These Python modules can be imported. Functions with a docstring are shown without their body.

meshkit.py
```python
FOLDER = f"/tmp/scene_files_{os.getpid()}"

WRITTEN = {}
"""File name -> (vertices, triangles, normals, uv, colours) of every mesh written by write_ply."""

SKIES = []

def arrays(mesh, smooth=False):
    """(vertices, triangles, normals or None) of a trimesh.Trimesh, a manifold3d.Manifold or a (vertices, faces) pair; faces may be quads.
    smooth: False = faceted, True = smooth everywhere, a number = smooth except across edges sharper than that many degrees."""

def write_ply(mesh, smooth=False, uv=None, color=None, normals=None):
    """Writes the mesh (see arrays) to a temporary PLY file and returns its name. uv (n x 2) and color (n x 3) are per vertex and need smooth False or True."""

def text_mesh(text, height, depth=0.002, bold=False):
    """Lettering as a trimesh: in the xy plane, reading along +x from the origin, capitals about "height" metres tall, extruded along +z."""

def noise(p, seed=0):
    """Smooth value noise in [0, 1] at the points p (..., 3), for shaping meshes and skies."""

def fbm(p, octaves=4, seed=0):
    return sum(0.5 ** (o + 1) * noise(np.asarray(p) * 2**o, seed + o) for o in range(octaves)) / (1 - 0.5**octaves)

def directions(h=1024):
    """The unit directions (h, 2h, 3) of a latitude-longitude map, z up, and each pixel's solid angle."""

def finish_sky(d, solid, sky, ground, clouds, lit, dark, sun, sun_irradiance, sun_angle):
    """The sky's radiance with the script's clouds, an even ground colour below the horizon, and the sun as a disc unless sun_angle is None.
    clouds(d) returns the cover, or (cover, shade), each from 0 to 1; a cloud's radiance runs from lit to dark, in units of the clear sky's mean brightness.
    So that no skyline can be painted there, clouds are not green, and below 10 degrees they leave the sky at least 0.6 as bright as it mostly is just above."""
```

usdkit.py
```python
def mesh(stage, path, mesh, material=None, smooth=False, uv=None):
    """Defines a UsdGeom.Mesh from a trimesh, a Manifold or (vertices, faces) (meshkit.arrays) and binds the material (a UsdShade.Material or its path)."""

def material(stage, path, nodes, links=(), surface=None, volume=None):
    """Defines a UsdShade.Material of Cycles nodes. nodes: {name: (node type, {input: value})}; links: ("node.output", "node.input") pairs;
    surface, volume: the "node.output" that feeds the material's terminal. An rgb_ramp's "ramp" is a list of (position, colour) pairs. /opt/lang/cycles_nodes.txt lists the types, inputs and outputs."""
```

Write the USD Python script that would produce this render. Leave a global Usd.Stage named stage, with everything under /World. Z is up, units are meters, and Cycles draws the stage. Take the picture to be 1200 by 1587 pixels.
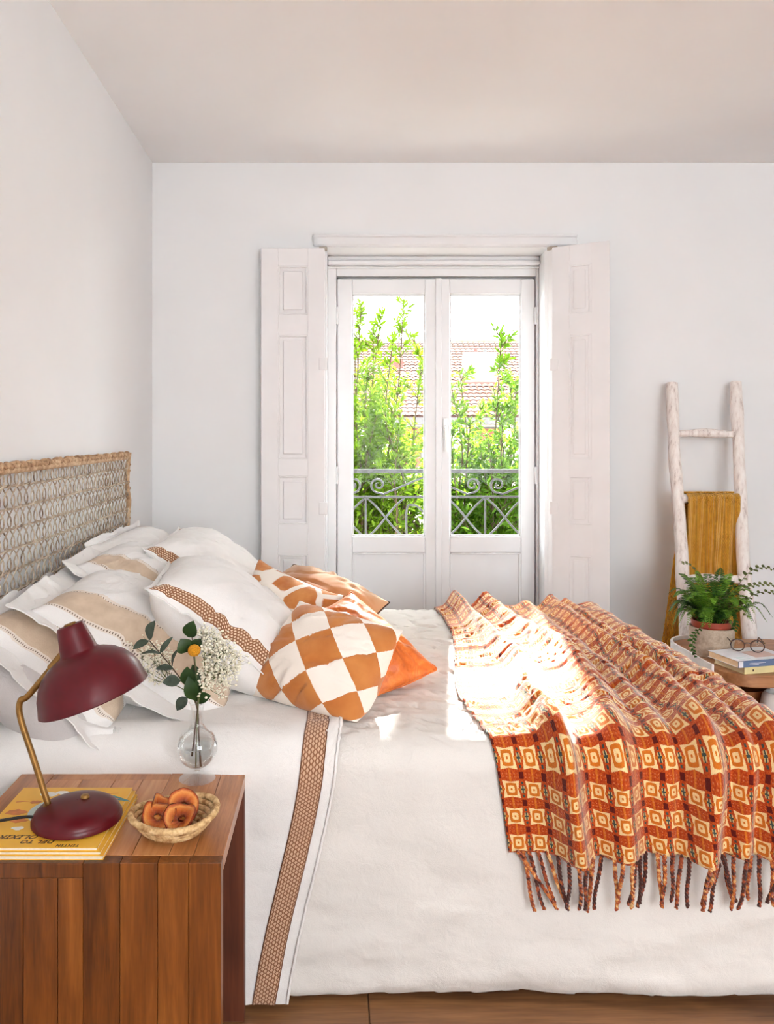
import math
import numpy as np
import trimesh
import manifold3d as m3
import meshkit, usdkit
from pxr import Usd, UsdGeom, UsdLux, UsdShade, Sdf, Gf, Vt

stage = Usd.Stage.CreateInMemory()
UsdGeom.SetStageUpAxis(stage, 'Z')
UsdGeom.SetStageMetersPerUnit(stage, 1.0)
UsdGeom.Xform.Define(stage, '/World')
PI = math.pi
rng = np.random.default_rng(7)

# ------------------------------------------------------------------ camera, light
F, CX, CY, EYE = 1200.0, 518.0, 692.0, 1.30          # focal length and principal point in pixels of the 1200x1587 frame; eye height
cam = UsdGeom.Camera.Define(stage, '/World/camera')
cam.AddTranslateOp().Set(Gf.Vec3d(0, 0, EYE))
cam.AddRotateXOp().Set(90.0)
cam.CreateHorizontalApertureAttr(36.0)
cam.CreateVerticalApertureAttr(36.0 * 1587 / 1200)
cam.CreateFocalLengthAttr(36.0 * F / 1200)
cam.CreateHorizontalApertureOffsetAttr((600 - CX) * 36.0 / 1200)
cam.CreateVerticalApertureOffsetAttr(-(793.5 - CY) * 36.0 / 1200)
cam.CreateClippingRangeAttr(Gf.Vec2f(0.05, 500))
cam.CreateExposureAttr(0.50)

sky = UsdLux.DomeLight.Define(stage, '/World/sky')
sky.CreateColorAttr(Gf.Vec3f(0.94, 0.972, 1.0))
sky.CreateIntensityAttr(2.8)
sun = UsdLux.DistantLight.Define(stage, '/World/sun')
SUN = np.array([-0.15, -1.0, -0.60])                     # direction the sunlight travels
SUN = SUN / np.linalg.norm(SUN)
sun.CreateAngleAttr(0.9)
sun.CreateColorAttr(Gf.Vec3f(1.0, 0.97, 0.93))
sun.CreateIntensityAttr(46000.0)
_az = math.degrees(math.atan2(-SUN[0], SUN[1]))
sun.AddRotateZOp().Set(_az)
sun.AddRotateXOp().Set(math.degrees(math.acos(-SUN[2])))  # a distant light shines along its -z


def P(px, py, d):
    """The point at depth d (metres from the eye along +y) that the photograph shows at pixel px, py."""
    return np.array([(px - CX) * d / F, d, EYE - (py - CY) * d / F])


# ------------------------------------------------------------------ material graphs
class V:
    def __init__(s, g, ref): s.g, s.ref = g, ref
    def _m(s, kind, a, b=None, c=None): return s.g.math(kind, a, b, c)
    def __add__(s, o): return s._m('add', s, o)
    __radd__ = __add__
    def __sub__(s, o): return s._m('subtract', s, o)
    def __rsub__(s, o): return s._m('subtract', o, s)
    def __mul__(s, o): return s._m('multiply', s, o)
    __rmul__ = __mul__
    def __truediv__(s, o): return s._m('divide', s, o)
    def __lt__(s, o): return s._m('less_than', s, o)
    def __gt__(s, o): return s._m('greater_than', s, o)
    def abs(s): return s._m('absolute', s)
    def frac(s): return s._m('fraction', s)
    def floor(s): return s._m('floor', s)
    def sin(s): return s._m('sine', s)
    def max(s, o): return s._m('maximum', s, o)
    def min(s, o): return s._m('minimum', s, o)
    def mod(s, o): return s._m('floored_modulo', s, o)
    def sqrt(s): return s._m('sqrt', s)


class Graph:
    def __init__(s): s.n, s.l = {}, []
    def node(s, kind, out, **ins):
        k = 'n%d' % len(s.n)
        d = {}
        for a, b in ins.items():
            if isinstance(b, V): s.l.append((b.ref, k + '.' + a))
            elif b is not None: d[a] = b
        s.n[k] = (kind, d)
        return V(s, k + '.' + out)
    def out(s, v, other): return V(s, v.ref.split('.')[0] + '.' + other)
    def math(s, kind, a, b=None, c=None):
        return s.node('math', 'value', math_type=kind, value1=a, value2=b, value3=c)
    def uv(s):
        t = s.node('uvmap', 'UV', attribute='st')
        q = s.node('separate_xyz', 'x', vector=t)
        return q, s.out(q, 'y')
    def xyz(s):
        t = s.node('geometry', 'position')
        q = s.node('separate_xyz', 'x', vector=t)
        return q, s.out(q, 'y'), s.out(q, 'z')
    def pos(s): return s.node('geometry', 'position')
    def obj(s): return s.node('texture_coordinate', 'object')
    def rand(s): return s.node('object_info', 'random')
    def vec(s, x, y, z): return s.node('combine_xyz', 'vector', x=x, y=y, z=z)
    def scale(s, v, sx, sy, sz, loc=(0, 0, 0)): return s.node('mapping', 'vector', vector=v, scale=(sx, sy, sz), location=loc)
    def noise(s, v=None, scale=5.0, detail=3.0, rough=0.5, dist=0.0): return s.node('noise_texture', 'fac', vector=v, scale=scale, detail=detail, roughness=rough, distortion=dist)
    def ramp(s, f, stops, interp=True): return s.node('rgb_ramp', 'color', fac=f, ramp=stops, interpolate=interp)
    def mix(s, f, a, b, how='mix'): return s.node('mix_color', 'result', fac=f, a=a, b=b, blend_type=how)
    def smooth(s, v, a, b): return s.node('map_range', 'result', range_type='smoothstep', value=v, from_min=a, from_max=b, to_min=0.0, to_max=1.0, clamp=True)
    def bump(s, h, strength=0.3, dist=0.01): return s.node('bump', 'normal', height=h, strength=strength, distance=dist)


MAT = {}


def lin(r, g, b):
    return tuple((c / 255 / 12.92) if c / 255 < 0.04045 else ((c / 255 + 0.055) / 1.055) ** 2.4 for c in (r, g, b))


def finish(name, g, **ins):
    s = g.node('principled_bsdf', 'BSDF', **ins)
    MAT[name] = usdkit.material(stage, '/World/Looks/' + name, g.n, g.l, surface=s.ref)
    return MAT[name]


def plain(name, rgb, rough=0.5, metal=0.0, var=0.06, scale=12.0, bump=0.0, bscale=80.0, bdist=0.004, **kw):
    g = Graph()
    n = g.noise(g.pos(), scale, 4.0)
    a = tuple(c * (1 - var) for c in rgb); b = tuple(min(1, c * (1 + var)) for c in rgb)
    c = g.ramp(n, [(0.3, a), (0.7, b)])
    ins = dict(base_color=c, roughness=rough, metallic=metal, **kw)
    if bump: ins['normal'] = g.bump(g.noise(g.pos(), bscale, 3.0), bump, bdist)
    return finish(name, g, **ins)


def wood(name, dark, mid, light, axis, rough=0.42, fine=26.0, spread=1.0, coat=0.0):
    """Grain stretched along one axis, shifted and toned per piece."""
    g = Graph()
    r = g.rand()
    p = g.node('vector_math', 'vector', math_type='add', vector1=g.pos(), vector2=g.vec(r * 7.3, r * 3.1, r * 5.7))
    st = [1.0, 1.0, 1.0]; st[axis] = 0.07
    q = g.scale(p, *[x * 1.0 for x in st])
    n1 = g.noise(q, fine, 5.0, 0.6, 0.6)
    n2 = g.noise(q, fine * 5, 3.0, 0.6, 0.2)
    st2 = [1.0, 1.0, 1.0]; st2[axis] = 0.3
    n3 = g.noise(g.scale(p, *st2), 6.0, 3.0, 0.5, 1.2)
    t = n1 * 0.55 + n2 * 0.25 + n3 * 0.35 + (r - 0.5) * (0.30 * spread) - 0.07
    c = g.ramp(t, [(0.30, dark), (0.52, mid), (0.74, light)])
    knot = g.node('voronoi_texture', 'distance', vector=g.scale(p, *st2), scale=5.5)
    c = g.mix(g.smooth(knot, 0.10, 0.02), c, tuple(x * 0.35 for x in dark))
    return finish(name, g, base_color=c, roughness=rough, normal=g.bump(n1 * 0.5 + n2 * 0.5, 0.12, 0.004), coat_weight=coat, coat_roughness=0.25)


def fabric(name, rgb, rough=0.9, sheen=0.25, var=0.035, weave=420.0, bump=0.10, crease=0.0, tint=(1, 1, 1)):
    g = Graph()
    p = g.pos()
    n = g.noise(p, 9.0, 4.0, 0.6)
    f = g.noise(p, weave, 2.0)
    t = n * 0.6 + f * 0.4
    c = g.ramp(t, [(0.35, tuple(x * (1 - var) for x in rgb)), (0.65, tuple(min(1, x * (1 + var)) for x in rgb))])
    h = f * 0.15
    if crease: h = h + g.noise(p, 34.0, 4.0, 0.55, 0.6) * crease
    return finish(name, g, base_color=c, roughness=rough, sheen_weight=sheen, sheen_roughness=0.5, sheen_tint=tint, specular_ior_level=0.2, normal=g.bump(h, bump, 0.02))


# ------------------------------------------------------------------ prims
USED = {}
BASE = {}


def numbered(parent, name):
    k = parent + '/' + name
    c = USED.get(k, 0); USED[k] = c + 1
    return k if c == 0 else '%s_%03d' % (k, c)


def data(prim, **kw):
    for k, v in kw.items():
        if v: prim.SetCustomDataByKey(k, v)


def thing(name, label, cat, loc=(0, 0, 0), group=None, kind=None):
    path = numbered('/World', name)
    x = UsdGeom.Xform.Define(stage, path)
    x.AddTranslateOp().Set(Gf.Vec3d(*map(float, loc)))
    BASE[path] = np.array(loc, float)
    data(x.GetPrim(), label=label, category=cat, group=group, kind=kind)
    return path


def put(name, mesh, mat, parent='/World', smooth=35, uv=None, label=None, cat=None, group=None, kind=None, normals=True):
    """One Mesh prim, its vertices given in world coordinates; under a thing they are stored relative to the thing's base."""
    path = numbered(parent, name)
    root = '/'.join(parent.split('/')[:3])
    off = BASE.get(root, np.zeros(3))
    if hasattr(mesh, 'to_mesh'):
        mm = mesh.to_mesh(); mesh = (mm.vert_properties[:, :3], mm.tri_verts)
    if isinstance(mesh, trimesh.Trimesh): mesh = (mesh.vertices, mesh.faces)
    v = np.asarray(mesh[0], float) - off
    f = np.asarray(mesh[1])
    m = usdkit.mesh(stage, path, (v, f), MAT[mat] if isinstance(mat, str) else mat, smooth=smooth, uv=uv)
    data(m.GetPrim(), label=label, category=cat, group=group, kind=kind)
    return path


def box(x0, x1, y0, y1, z0, z1, c=0.0):
    """A box with chamfered edges (c)."""
    lo, hi = np.array([x0, y0, z0], float), np.array([x1, y1, z1], float)
    c = min(c, 0.45 * (hi - lo).min())
    if c <= 0: return trimesh.creation.box(bounds=[lo, hi])
    pts = []
    for sx in (0, 1):
        for sy in (0, 1):
            for sz in (0, 1):
                p = np.where([sx, sy, sz], hi, lo)
                d = np.where([sx, sy, sz], -1, 1) * c
                for k in range(3):
                    q = p + d; q[k] = p[k]; pts.append(q)
    return trimesh.convex.convex_hull(np.array(pts))


def cat(ms): return trimesh.util.concatenate([m if isinstance(m, trimesh.Trimesh) else trimesh.Trimesh(*m, process=False) for m in ms])


def grid_faces(n, m, wrap=False, off=0):
    """Faces of an n x m vertex grid, the second index running fastest; wrap joins the last column to the first."""
    i, j = np.meshgrid(np.arange(n - 1), np.arange(m if wrap else m - 1), indexing='ij')
    j2 = (j + 1) % m
    a, b, c, d = i * m + j, i * m + j2, (i + 1) * m + j2, (i + 1) * m + j
    return np.vstack([np.stack([a, b, c], -1).reshape(-1, 3), np.stack([a, c, d], -1).reshape(-1, 3)]) + off


def frames(p):
    t = np.gradient(p, axis=0); t /= np.linalg.norm(t, axis=1, keepdims=True) + 1e-12
    n = np.zeros_like(t)
    a = np.cross(t[0], [0, 0, 1.0]) if abs(t[0][2]) < 0.9 else np.cross(t[0], [1.0, 0, 0])
    for k in range(len(p)):
        a = a - t[k] * a.dot(t[k]); a /= np.linalg.norm(a) + 1e-12; n[k] = a
    return t, n, np.cross(t, n)


def tube(p, r, sides=8, caps=True, squash=1.0):
    p = np.asarray(p, float); r = np.broadcast_to(np.asarray(r, float), (len(p),))
    t, n, b = frames(p)
    ang = -np.arange(sides) * 2 * PI / sides
    v = p[:, None] + r[:, None, None] * (np.cos(ang)[None, :, None] * n[:, None] + squash * np.sin(ang)[None, :, None] * b[:, None])
    f = grid_faces(len(p), sides, True)
    v = v.reshape(-1, 3)
    if caps:
        k = len(v); v = np.vstack([v, p[:1], p[-1:]])
        i = np.arange(sides); j = (i + 1) % sides; e = (len(p) - 1) * sides
        f = np.vstack([f, np.stack([np.full(sides, k), j, i], -1), np.stack([np.full(sides, k + 1), e + i, e + j], -1)])
    return trimesh.Trimesh(v, f, process=False)


def spline(pts, n):
    """Catmull-Rom through the points."""
    p = np.asarray(pts, float)
    q = np.vstack([2 * p[0] - p[1], p, 2 * p[-1] - p[-2]])
    t = np.linspace(0, len(p) - 1 - 1e-9, n); i = t.astype(int); u = (t - i)[:, None]
    a, b, c, d = q[i], q[i + 1], q[i + 2], q[i + 3]
    return 0.5 * (2 * b + (c - a) * u + (2 * a - 5 * b + 4 * c - d) * u**2 + (3 * b - a - 3 * c + d) * u**3)


def lathe(prof, n=48, center=(0, 0, 0), rot=None):
    """Revolve (r, z) points about z."""
    prof = np.asarray(prof, float); a = np.arange(n) * 2 * PI / n
    v = np.stack([prof[:, :1] * np.cos(a), prof[:, :1] * np.sin(a), np.repeat(prof[:, 1:], n, 1)], -1).reshape(-1, 3)
    f = grid_faces(len(prof), n, True)
    if rot is not None: v = v @ np.asarray(rot).T
    m = trimesh.Trimesh(v + np.asarray(center), f, process=False)
    m.update_faces(m.nondegenerate_faces())
    return m


def axes(z, x=(1, 0, 0)):
    """A rotation whose third column is z and whose first is as near x as can be."""
    z = np.asarray(z, float) / np.linalg.norm(z); x = np.asarray(x, float)
    x = x - z * x.dot(z); x /= np.linalg.norm(x)
    return np.stack([x, np.cross(z, x), z], 1)


def ball(c, r, sub=2, squash=(1, 1, 1)):
    m = trimesh.creation.icosphere(sub, 1.0); m.apply_scale(np.array(squash) * r); m.apply_translation(c)
    return m


def fbm(p, o=3, seed=0): return meshkit.fbm(np.asarray(p, float), o, seed) * 2 - 1
# ------------------------------------------------------------------ materials
plain('wall_paint', (0.82, 0.822, 0.825), 0.9, var=0.012, scale=3.0, bump=0.05, bscale=60.0, bdist=0.003)
plain('ceiling_paint', (0.90, 0.90, 0.90), 0.92, var=0.01, scale=3.0)
plain('white_gloss', (0.80, 0.80, 0.81), 0.35, var=0.015, scale=6.0, bump=0.03, bscale=40.0)
plain('shutter_paint', (0.80, 0.785, 0.79), 0.45, var=0.02, scale=7.0, bump=0.06, bscale=50.0)
plain('hinge_metal', (0.45, 0.40, 0.34), 0.4, 0.8)
plain('seal_grey', (0.35, 0.36, 0.38), 0.6)
plain('handle_white', (0.86, 0.86, 0.84), 0.25)
plain('iron_grey', (0.10, 0.103, 0.11), 0.5, var=0.15, scale=30.0)
plain('stucco_front', lin(128, 112, 96), 0.9, var=0.05, scale=2.0)
plain('concrete', (0.55, 0.53, 0.50), 0.9, var=0.1)
wood('floor_oak', lin(96, 62, 38), lin(150, 104, 66), lin(186, 138, 92), 0, 0.45, 22.0, 0.8)
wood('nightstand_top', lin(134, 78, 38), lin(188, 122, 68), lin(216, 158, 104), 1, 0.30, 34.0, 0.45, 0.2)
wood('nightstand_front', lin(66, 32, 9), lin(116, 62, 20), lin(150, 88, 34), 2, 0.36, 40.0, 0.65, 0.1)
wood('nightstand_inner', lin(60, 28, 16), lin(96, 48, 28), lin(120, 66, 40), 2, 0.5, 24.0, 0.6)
fabric('duvet_linen', (0.72, 0.675, 0.63), bump=0.15, crease=1.0)
fabric('sheet_cotton', (0.79, 0.755, 0.725), bump=0.16, crease=0.7)
fabric('sham_cotton', (0.81, 0.78, 0.755), bump=0.14, crease=0.6)
fabric('sham_inner', (0.55, 0.51, 0.495), bump=0.2, crease=0.8)
fabric('mattress_ticking', (0.8, 0.79, 0.76))
wood('bed_wood', lin(90, 56, 34), lin(120, 80, 50), lin(150, 104, 70), 0, 0.5)


def glass_pane():
    g = Graph()
    a = g.node('transparent_bsdf', 'BSDF', color=(0.97, 0.985, 0.98)); b = g.node('glossy_bsdf', 'BSDF', color=(1, 1, 1), roughness=0.02)
    m = g.node('mix_closure', 'closure', fac=g.math('power', g.node('layer_weight', 'facing', blend=0.5), 4.0) * 0.4 + 0.004, closure1=a, closure2=b)
    MAT['pane_glass'] = usdkit.material(stage, '/World/Looks/pane_glass', g.n, g.l, surface=m.ref)


glass_pane()

# ------------------------------------------------------------------ room shell
XL, YB, ZC = -0.90, 3.834, 2.706                    # left wall, back wall, ceiling
XR, YF, WT = 3.30, -2.2, 0.30                        # right wall, the room's open end behind the eye, wall thickness
OX0, OX1, OZ = -0.035, 1.065, 2.285                  # balcony door opening
YD = YB + 0.20                                       # face of the door leaves
S = dict(kind='structure')
put('ceiling', box(XL - 0.2, XR + 0.2, YF, YB + WT, ZC, ZC + 0.2), 'ceiling_paint', label='white plaster ceiling of the bedroom', cat='ceiling', **S)
put('wall_left', box(XL - 0.2, XL, YF, YB + WT, 0, ZC), 'wall_paint', label='white wall behind the woven headboard', cat='wall', **S)
put('wall_right', box(XR, XR + 0.2, YF, YB + WT, 0, ZC), 'wall_paint', label='white right wall outside the picture', cat='wall', **S)
put('wall_back', cat([box(XL, OX0, YB, YB + WT, 0, ZC), box(OX1, XR, YB, YB + WT, 0, ZC), box(OX0, OX1, YB, YB + WT, OZ, ZC)]), 'wall_paint', smooth=False,
    label='white back wall around the balcony door', cat='wall', **S)
put('wall_front', cat([box(XL, 0.3, YF, YF + 0.15, 0, ZC), box(2.5, XR, YF, YF + 0.15, 0, ZC), box(0.3, 2.5, YF, YF + 0.15, 2.4, ZC), box(0.3, 2.5, YF, YF + 0.15, 0, 0.8)]), 'wall_paint', smooth=False,
    label='white wall behind the eye with a wide opening to the light', cat='wall', **S)
put('facade', cat([box(-9, OX0, YB + WT, YB + WT + 0.06, -7, 13), box(OX1, 11, YB + WT, YB + WT + 0.06, -7, 13), box(OX0, OX1, YB + WT, YB + WT + 0.06, OZ, 13), box(OX0, OX1, YB + WT, YB + WT + 0.06, -7, -0.14)]), 'stucco_front', smooth=False,
    label='pale street front of the building around the balcony door', cat='facade', **S)
fl = thing('floor', 'brown oak plank floor under the bed', 'floor', kind='structure')
put('subfloor', box(XL, XR, YF, YB + WT, -0.15, -0.016), 'concrete', fl)
w = 0.178
for r in range(int((YB - YF) / w) + 1):
    y0 = YF + r * w; y1 = min(y0 + w - 0.002, YB)
    x = XL - rng.uniform(0.0, 1.5)
    while x < XR:
        x1 = x + 1.9
        a, b = max(x, XL), min(x1 - 0.002, XR)
        if b - a > 0.02: put('plank', box(a, b, y0, y1, -0.016, 0.0, 0.0015), 'floor_oak', fl)
        x = x1
for nm, b in (('baseboard_back', box(1.40, XR, YB - 0.014, YB, 0, 0.09, 0.004)), ('baseboard_left', box(XL, XL + 0.014, YF, YB, 0, 0.09, 0.004))):
    put(nm, b, 'white_gloss', label='low white skirting board along the ' + nm.split('_')[1] + ' wall', cat='skirting', **S)

# ------------------------------------------------------------------ balcony door
def leaf_panel(parent, x0, x1, z0, z1, y, dpt=0.012):
    """A sunk rectangular field with a raised centre, as one mesh."""
    ms = []
    for (a, b, c, d) in ((x0, x1, z0, z0 + 0.012), (x0, x1, z1 - 0.012, z1), (x0, x0 + 0.012, z0, z1), (x1 - 0.012, x1, z0, z1)):
        ms.append(box(a, b, y - 0.004, y + 0.014, c, d, 0.003))
    ms.append(box(x0 + 0.02, x1 - 0.02, y + 0.003, y + 0.014, z0 + 0.02, z1 - 0.02, 0.004))
    return cat(ms)


dr = thing('door_1', 'white glazed double balcony door with low solid panels', 'door', (0.5, YD, 0), kind='structure')
FT = 2.245
put('frame', cat([box(OX0, 0.012, YD - 0.01, YD + 0.07, 0, OZ, 0.004), box(1.052, OX1, YD - 0.01, YD + 0.07, 0, OZ, 0.004),
                  box(0.012, 1.052, YD - 0.01, YD + 0.07, 2.186, OZ, 0.004)]), 'white_gloss', dr)
put('frame_moulding', cat([box(OX0, OX1, YD - 0.035, YD - 0.01, 2.262, OZ, 0.006), box(OX0, OX1, YD - 0.05, YD - 0.01, 2.236, 2.262, 0.008), box(OX0, OX1, YD - 0.022, YD - 0.01, 2.224, 2.234, 0.003)]), 'white_gloss', dr)
put('frame_rebate', cat([box(-0.01, 1.07, YD + 0.051, YD + 0.07, 2.15, 2.2), box(-0.01, 0.04, YD + 0.051, YD + 0.07, 0, 2.2), box(1.03, 1.07, YD + 0.051, YD + 0.07, 0, 2.2)]), 'white_gloss', dr)
put('threshold', box(OX0, OX1, YD - 0.03, YD + 0.09, 0, 0.03, 0.005), 'white_gloss', dr)
for side, (a, b, ga, gb) in enumerate(((0.016, 0.540, 0.096, 0.474), (0.548, 1.048, 0.605, 0.972))):
    g0, g1 = 0.832, 2.094
    lf = put('door_leaf', cat([box(a, ga, YD, YD + 0.05, 0.035, 2.176, 0.006), box(gb, b, YD, YD + 0.05, 0.035, 2.176, 0.006),
                               box(ga - 0.004, gb + 0.004, YD + 0.001, YD + 0.05, g1, 2.176, 0.006), box(ga - 0.004, gb + 0.004, YD + 0.001, YD + 0.05, 0.745, g0, 0.006),
                               box(ga - 0.004, gb + 0.004, YD + 0.001, YD + 0.05, 0.035, 0.14, 0.006)]), 'white_gloss', dr)
    put('glass_pane', box(ga - 0.006, gb + 0.006, YD + 0.022, YD + 0.026, g0 - 0.006, g1 + 0.006), 'pane_glass', lf, smooth=False)
    put('glazing_bead', cat([box(ga, gb, YD + 0.008, YD + 0.022, g1 - 0.008, g1, 0.002), box(ga, gb, YD + 0.008, YD + 0.022, g0, g0 + 0.008, 0.002),
                             box(ga, ga + 0.006, YD + 0.008, YD + 0.022, g0, g1, 0.002), box(gb - 0.006, gb, YD + 0.008, YD + 0.022, g0, g1, 0.002)]), 'seal_grey' if side == 9 else 'white_gloss', lf)
    put('lower_panel', box(ga - 0.006, gb + 0.006, YD + 0.016, YD + 0.034, 0.13, 0.752), 'white_gloss', lf)
    put('panel_moulding', cat([box(ga, gb, YD + 0.004, YD + 0.018, 0.737, 0.745, 0.002), box(ga, gb, YD + 0.004, YD + 0.018, 0.14, 0.148, 0.002),
                               box(ga, ga + 0.008, YD + 0.004, YD + 0.018, 0.14, 0.745, 0.002), box(gb - 0.008, gb, YD + 0.004, YD + 0.018, 0.14, 0.745, 0.002)]), 'white_gloss', lf)
    hx = a if side == 0 else b
    for hz in (0.35, 1.15, 1.98):
        put('hinge', tube([[hx, YD - 0.006, hz - 0.045], [hx, YD - 0.006, hz + 0.045]], 0.007, 10), 'white_gloss', lf)
    if side == 1:
        put('astragal', cat([box(0.527, 0.562, YD - 0.012, YD + 0.001, 0.035, 2.176, 0.005)]), 'white_gloss', lf)
        hd = put('handle', tube(spline([[0.578, YD - 0.002, 1.40], [0.578, YD - 0.04, 1.40], [0.578, YD - 0.05, 1.385], [0.578, YD - 0.05, 1.33], [0.578, YD - 0.048, 1.275]], 24), 0.008, 10), 'handle_white', lf)
        put('handle_plate', box(0.565, 0.591, YD - 0.008, YD + 0.002, 1.34, 1.45, 0.005), 'handle_white', lf)
tr = put('trim_1', cat([box(-0.105, 1.20, YB - 0.022, YB, 2.29, 2.342, 0.006), box(-0.105, 1.20, YB - 0.03, YB, 2.33, 2.346, 0.005)]), 'white_gloss', label='white board over the balcony door', cat='trim', **S)
for k, (a, b) in enumerate(((-0.036, -0.002), (1.058, 1.10))):
    put('trim_%d' % (2 + k), box(a if k else -0.05, b if k else OX0, YB - 0.016, YB, 0, 2.29, 0.004), 'white_gloss', label='narrow white casing beside the %s shutter' % ('left', 'right')[k], cat='trim', **S)


# ------------------------------------------------------------------ shutters
def shutter(label, hinge, ang, width, height, rows, flip, back_leaf):
    """A tall panelled shutter turned about its hinge line. Local: x along the leaf away from the hinge, y out of its face."""
    t = thing('window_shutter', label, 'shutter', hinge, group='folding shutters of the balcony door')
    ca, sa = math.cos(ang), math.sin(ang)

    def turn(m, dy=0.0):
        v = np.array(m.vertices); x, y = v[:, 0] * flip, v[:, 1] + dy
        out = np.stack([hinge[0] + ca * x - sa * y * flip, hinge[1] + sa * x * flip * 0 + (math.sin(ang) * v[:, 0] * -1) + ca * y, v[:, 2]], 1)
        f = np.array(m.faces)
        return trimesh.Trimesh(out, f[:, ::-1] if flip < 0 else f, process=False)
    st = 0.085
    th = 0.032
    parts = [box(0, st, 0, th, 0.02, height, 0.003), box(width - st, width, 0, th, 0.02, height, 0.003)]
    edges = [0.02] + [z for r in rows for z in r] + [height]
    for k in range(0, len(edges), 2):
        parts.append(box(st - 0.004, width - st + 0.004, 0.0005, th - 0.0005, edges[k], edges[k + 1], 0.003))
    put('shutter_frame', turn(cat(parts)), 'shutter_paint', t)
    for (z0, z1) in rows:
        p = put('panel', turn(box(st - 0.005, width - st + 0.005, 0.012, 0.024, z0 - 0.005, z1 + 0.005)), 'shutter_paint', t)
        put('panel_field', turn(cat([box(st + 0.022, width - st - 0.022, 0.0045, 0.014, z0 + 0.022, z1 - 0.022, 0.006),
                                     box(st - 0.002, st + 0.007, 0.001, 0.014, z0, z1, 0.003), box(width - st - 0.007, width - st + 0.002, 0.001, 0.014, z0, z1, 0.003),
                                     box(st, width - st, 0.001, 0.014, z0 - 0.002, z0 + 0.007, 0.003), box(st, width - st, 0.001, 0.014, z1 - 0.007, z1 + 0.002, 0.003)])), 'shutter_paint', p)
    if back_leaf:
        put('folded_leaf', turn(cat([box(0.006, width - 0.02, 0, 0.026, 0.02, height - 0.004, 0.003)]), th + 0.006), 'shutter_paint', t)
    for hz in (0.3, 1.0, 1.7, height - 0.012):
        put('hinge', turn(box(-0.012, 0.028, -0.003 if hz < 2 else 0.002, 0.003 if hz < 2 else 0.02, hz - 0.03 if hz < 2 else hz, hz + 0.03 if hz < 2 else hz + 0.018, 0.002)), 'shutter_paint' if hz < 2 else 'hinge_metal', t)
    return t


rows = ((0.10, 0.42), (0.50, 0.775), (0.925, 1.155), (1.24, 1.838), (1.94, 2.173))
shutter('white panelled shutter folded flat left of the balcony door', (-0.045, YB - 0.085, 0), 0.0, 0.31, 2.262, rows, -1, True)
shutter('white panelled shutter standing angled out right of the balcony door', (1.065, YB - 0.055, 0), math.radians(29), 0.27, 2.272, rows, 1, True)
for x0, x1, lab in ((-0.04, 0.012, 'left'), (1.035, 1.065, 'right')):
    pass
# ------------------------------------------------------------------ bed
BX0, BX1, BY0, BY1, ZT = -0.83, 1.085, 1.795, 3.27, 0.612          # duvet-covered block of the bed: sides, near and far edges, top
bd = thing('bed', 'low double bed with a wooden base under white linen', 'bed', (0.19, 2.53, 0))
put('mattress', box(BX0 + 0.03, BX1 - 0.06, BY0 + 0.07, BY1 - 0.06, 0.28, 0.555, 0.04), 'mattress_ticking', bd)
put('base', box(BX0 + 0.03, BX1 - 0.06, BY0 + 0.08, BY1 - 0.06, 0.10, 0.28, 0.01), 'bed_wood', bd)
for x in (BX0 + 0.1, BX1 - 0.16):
    for y in (BY0 + 0.14, BY1 - 0.14):
        put('leg', box(x - 0.03, x + 0.03, y - 0.03, y + 0.03, 0, 0.10, 0.004), 'bed_wood', bd)


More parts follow.
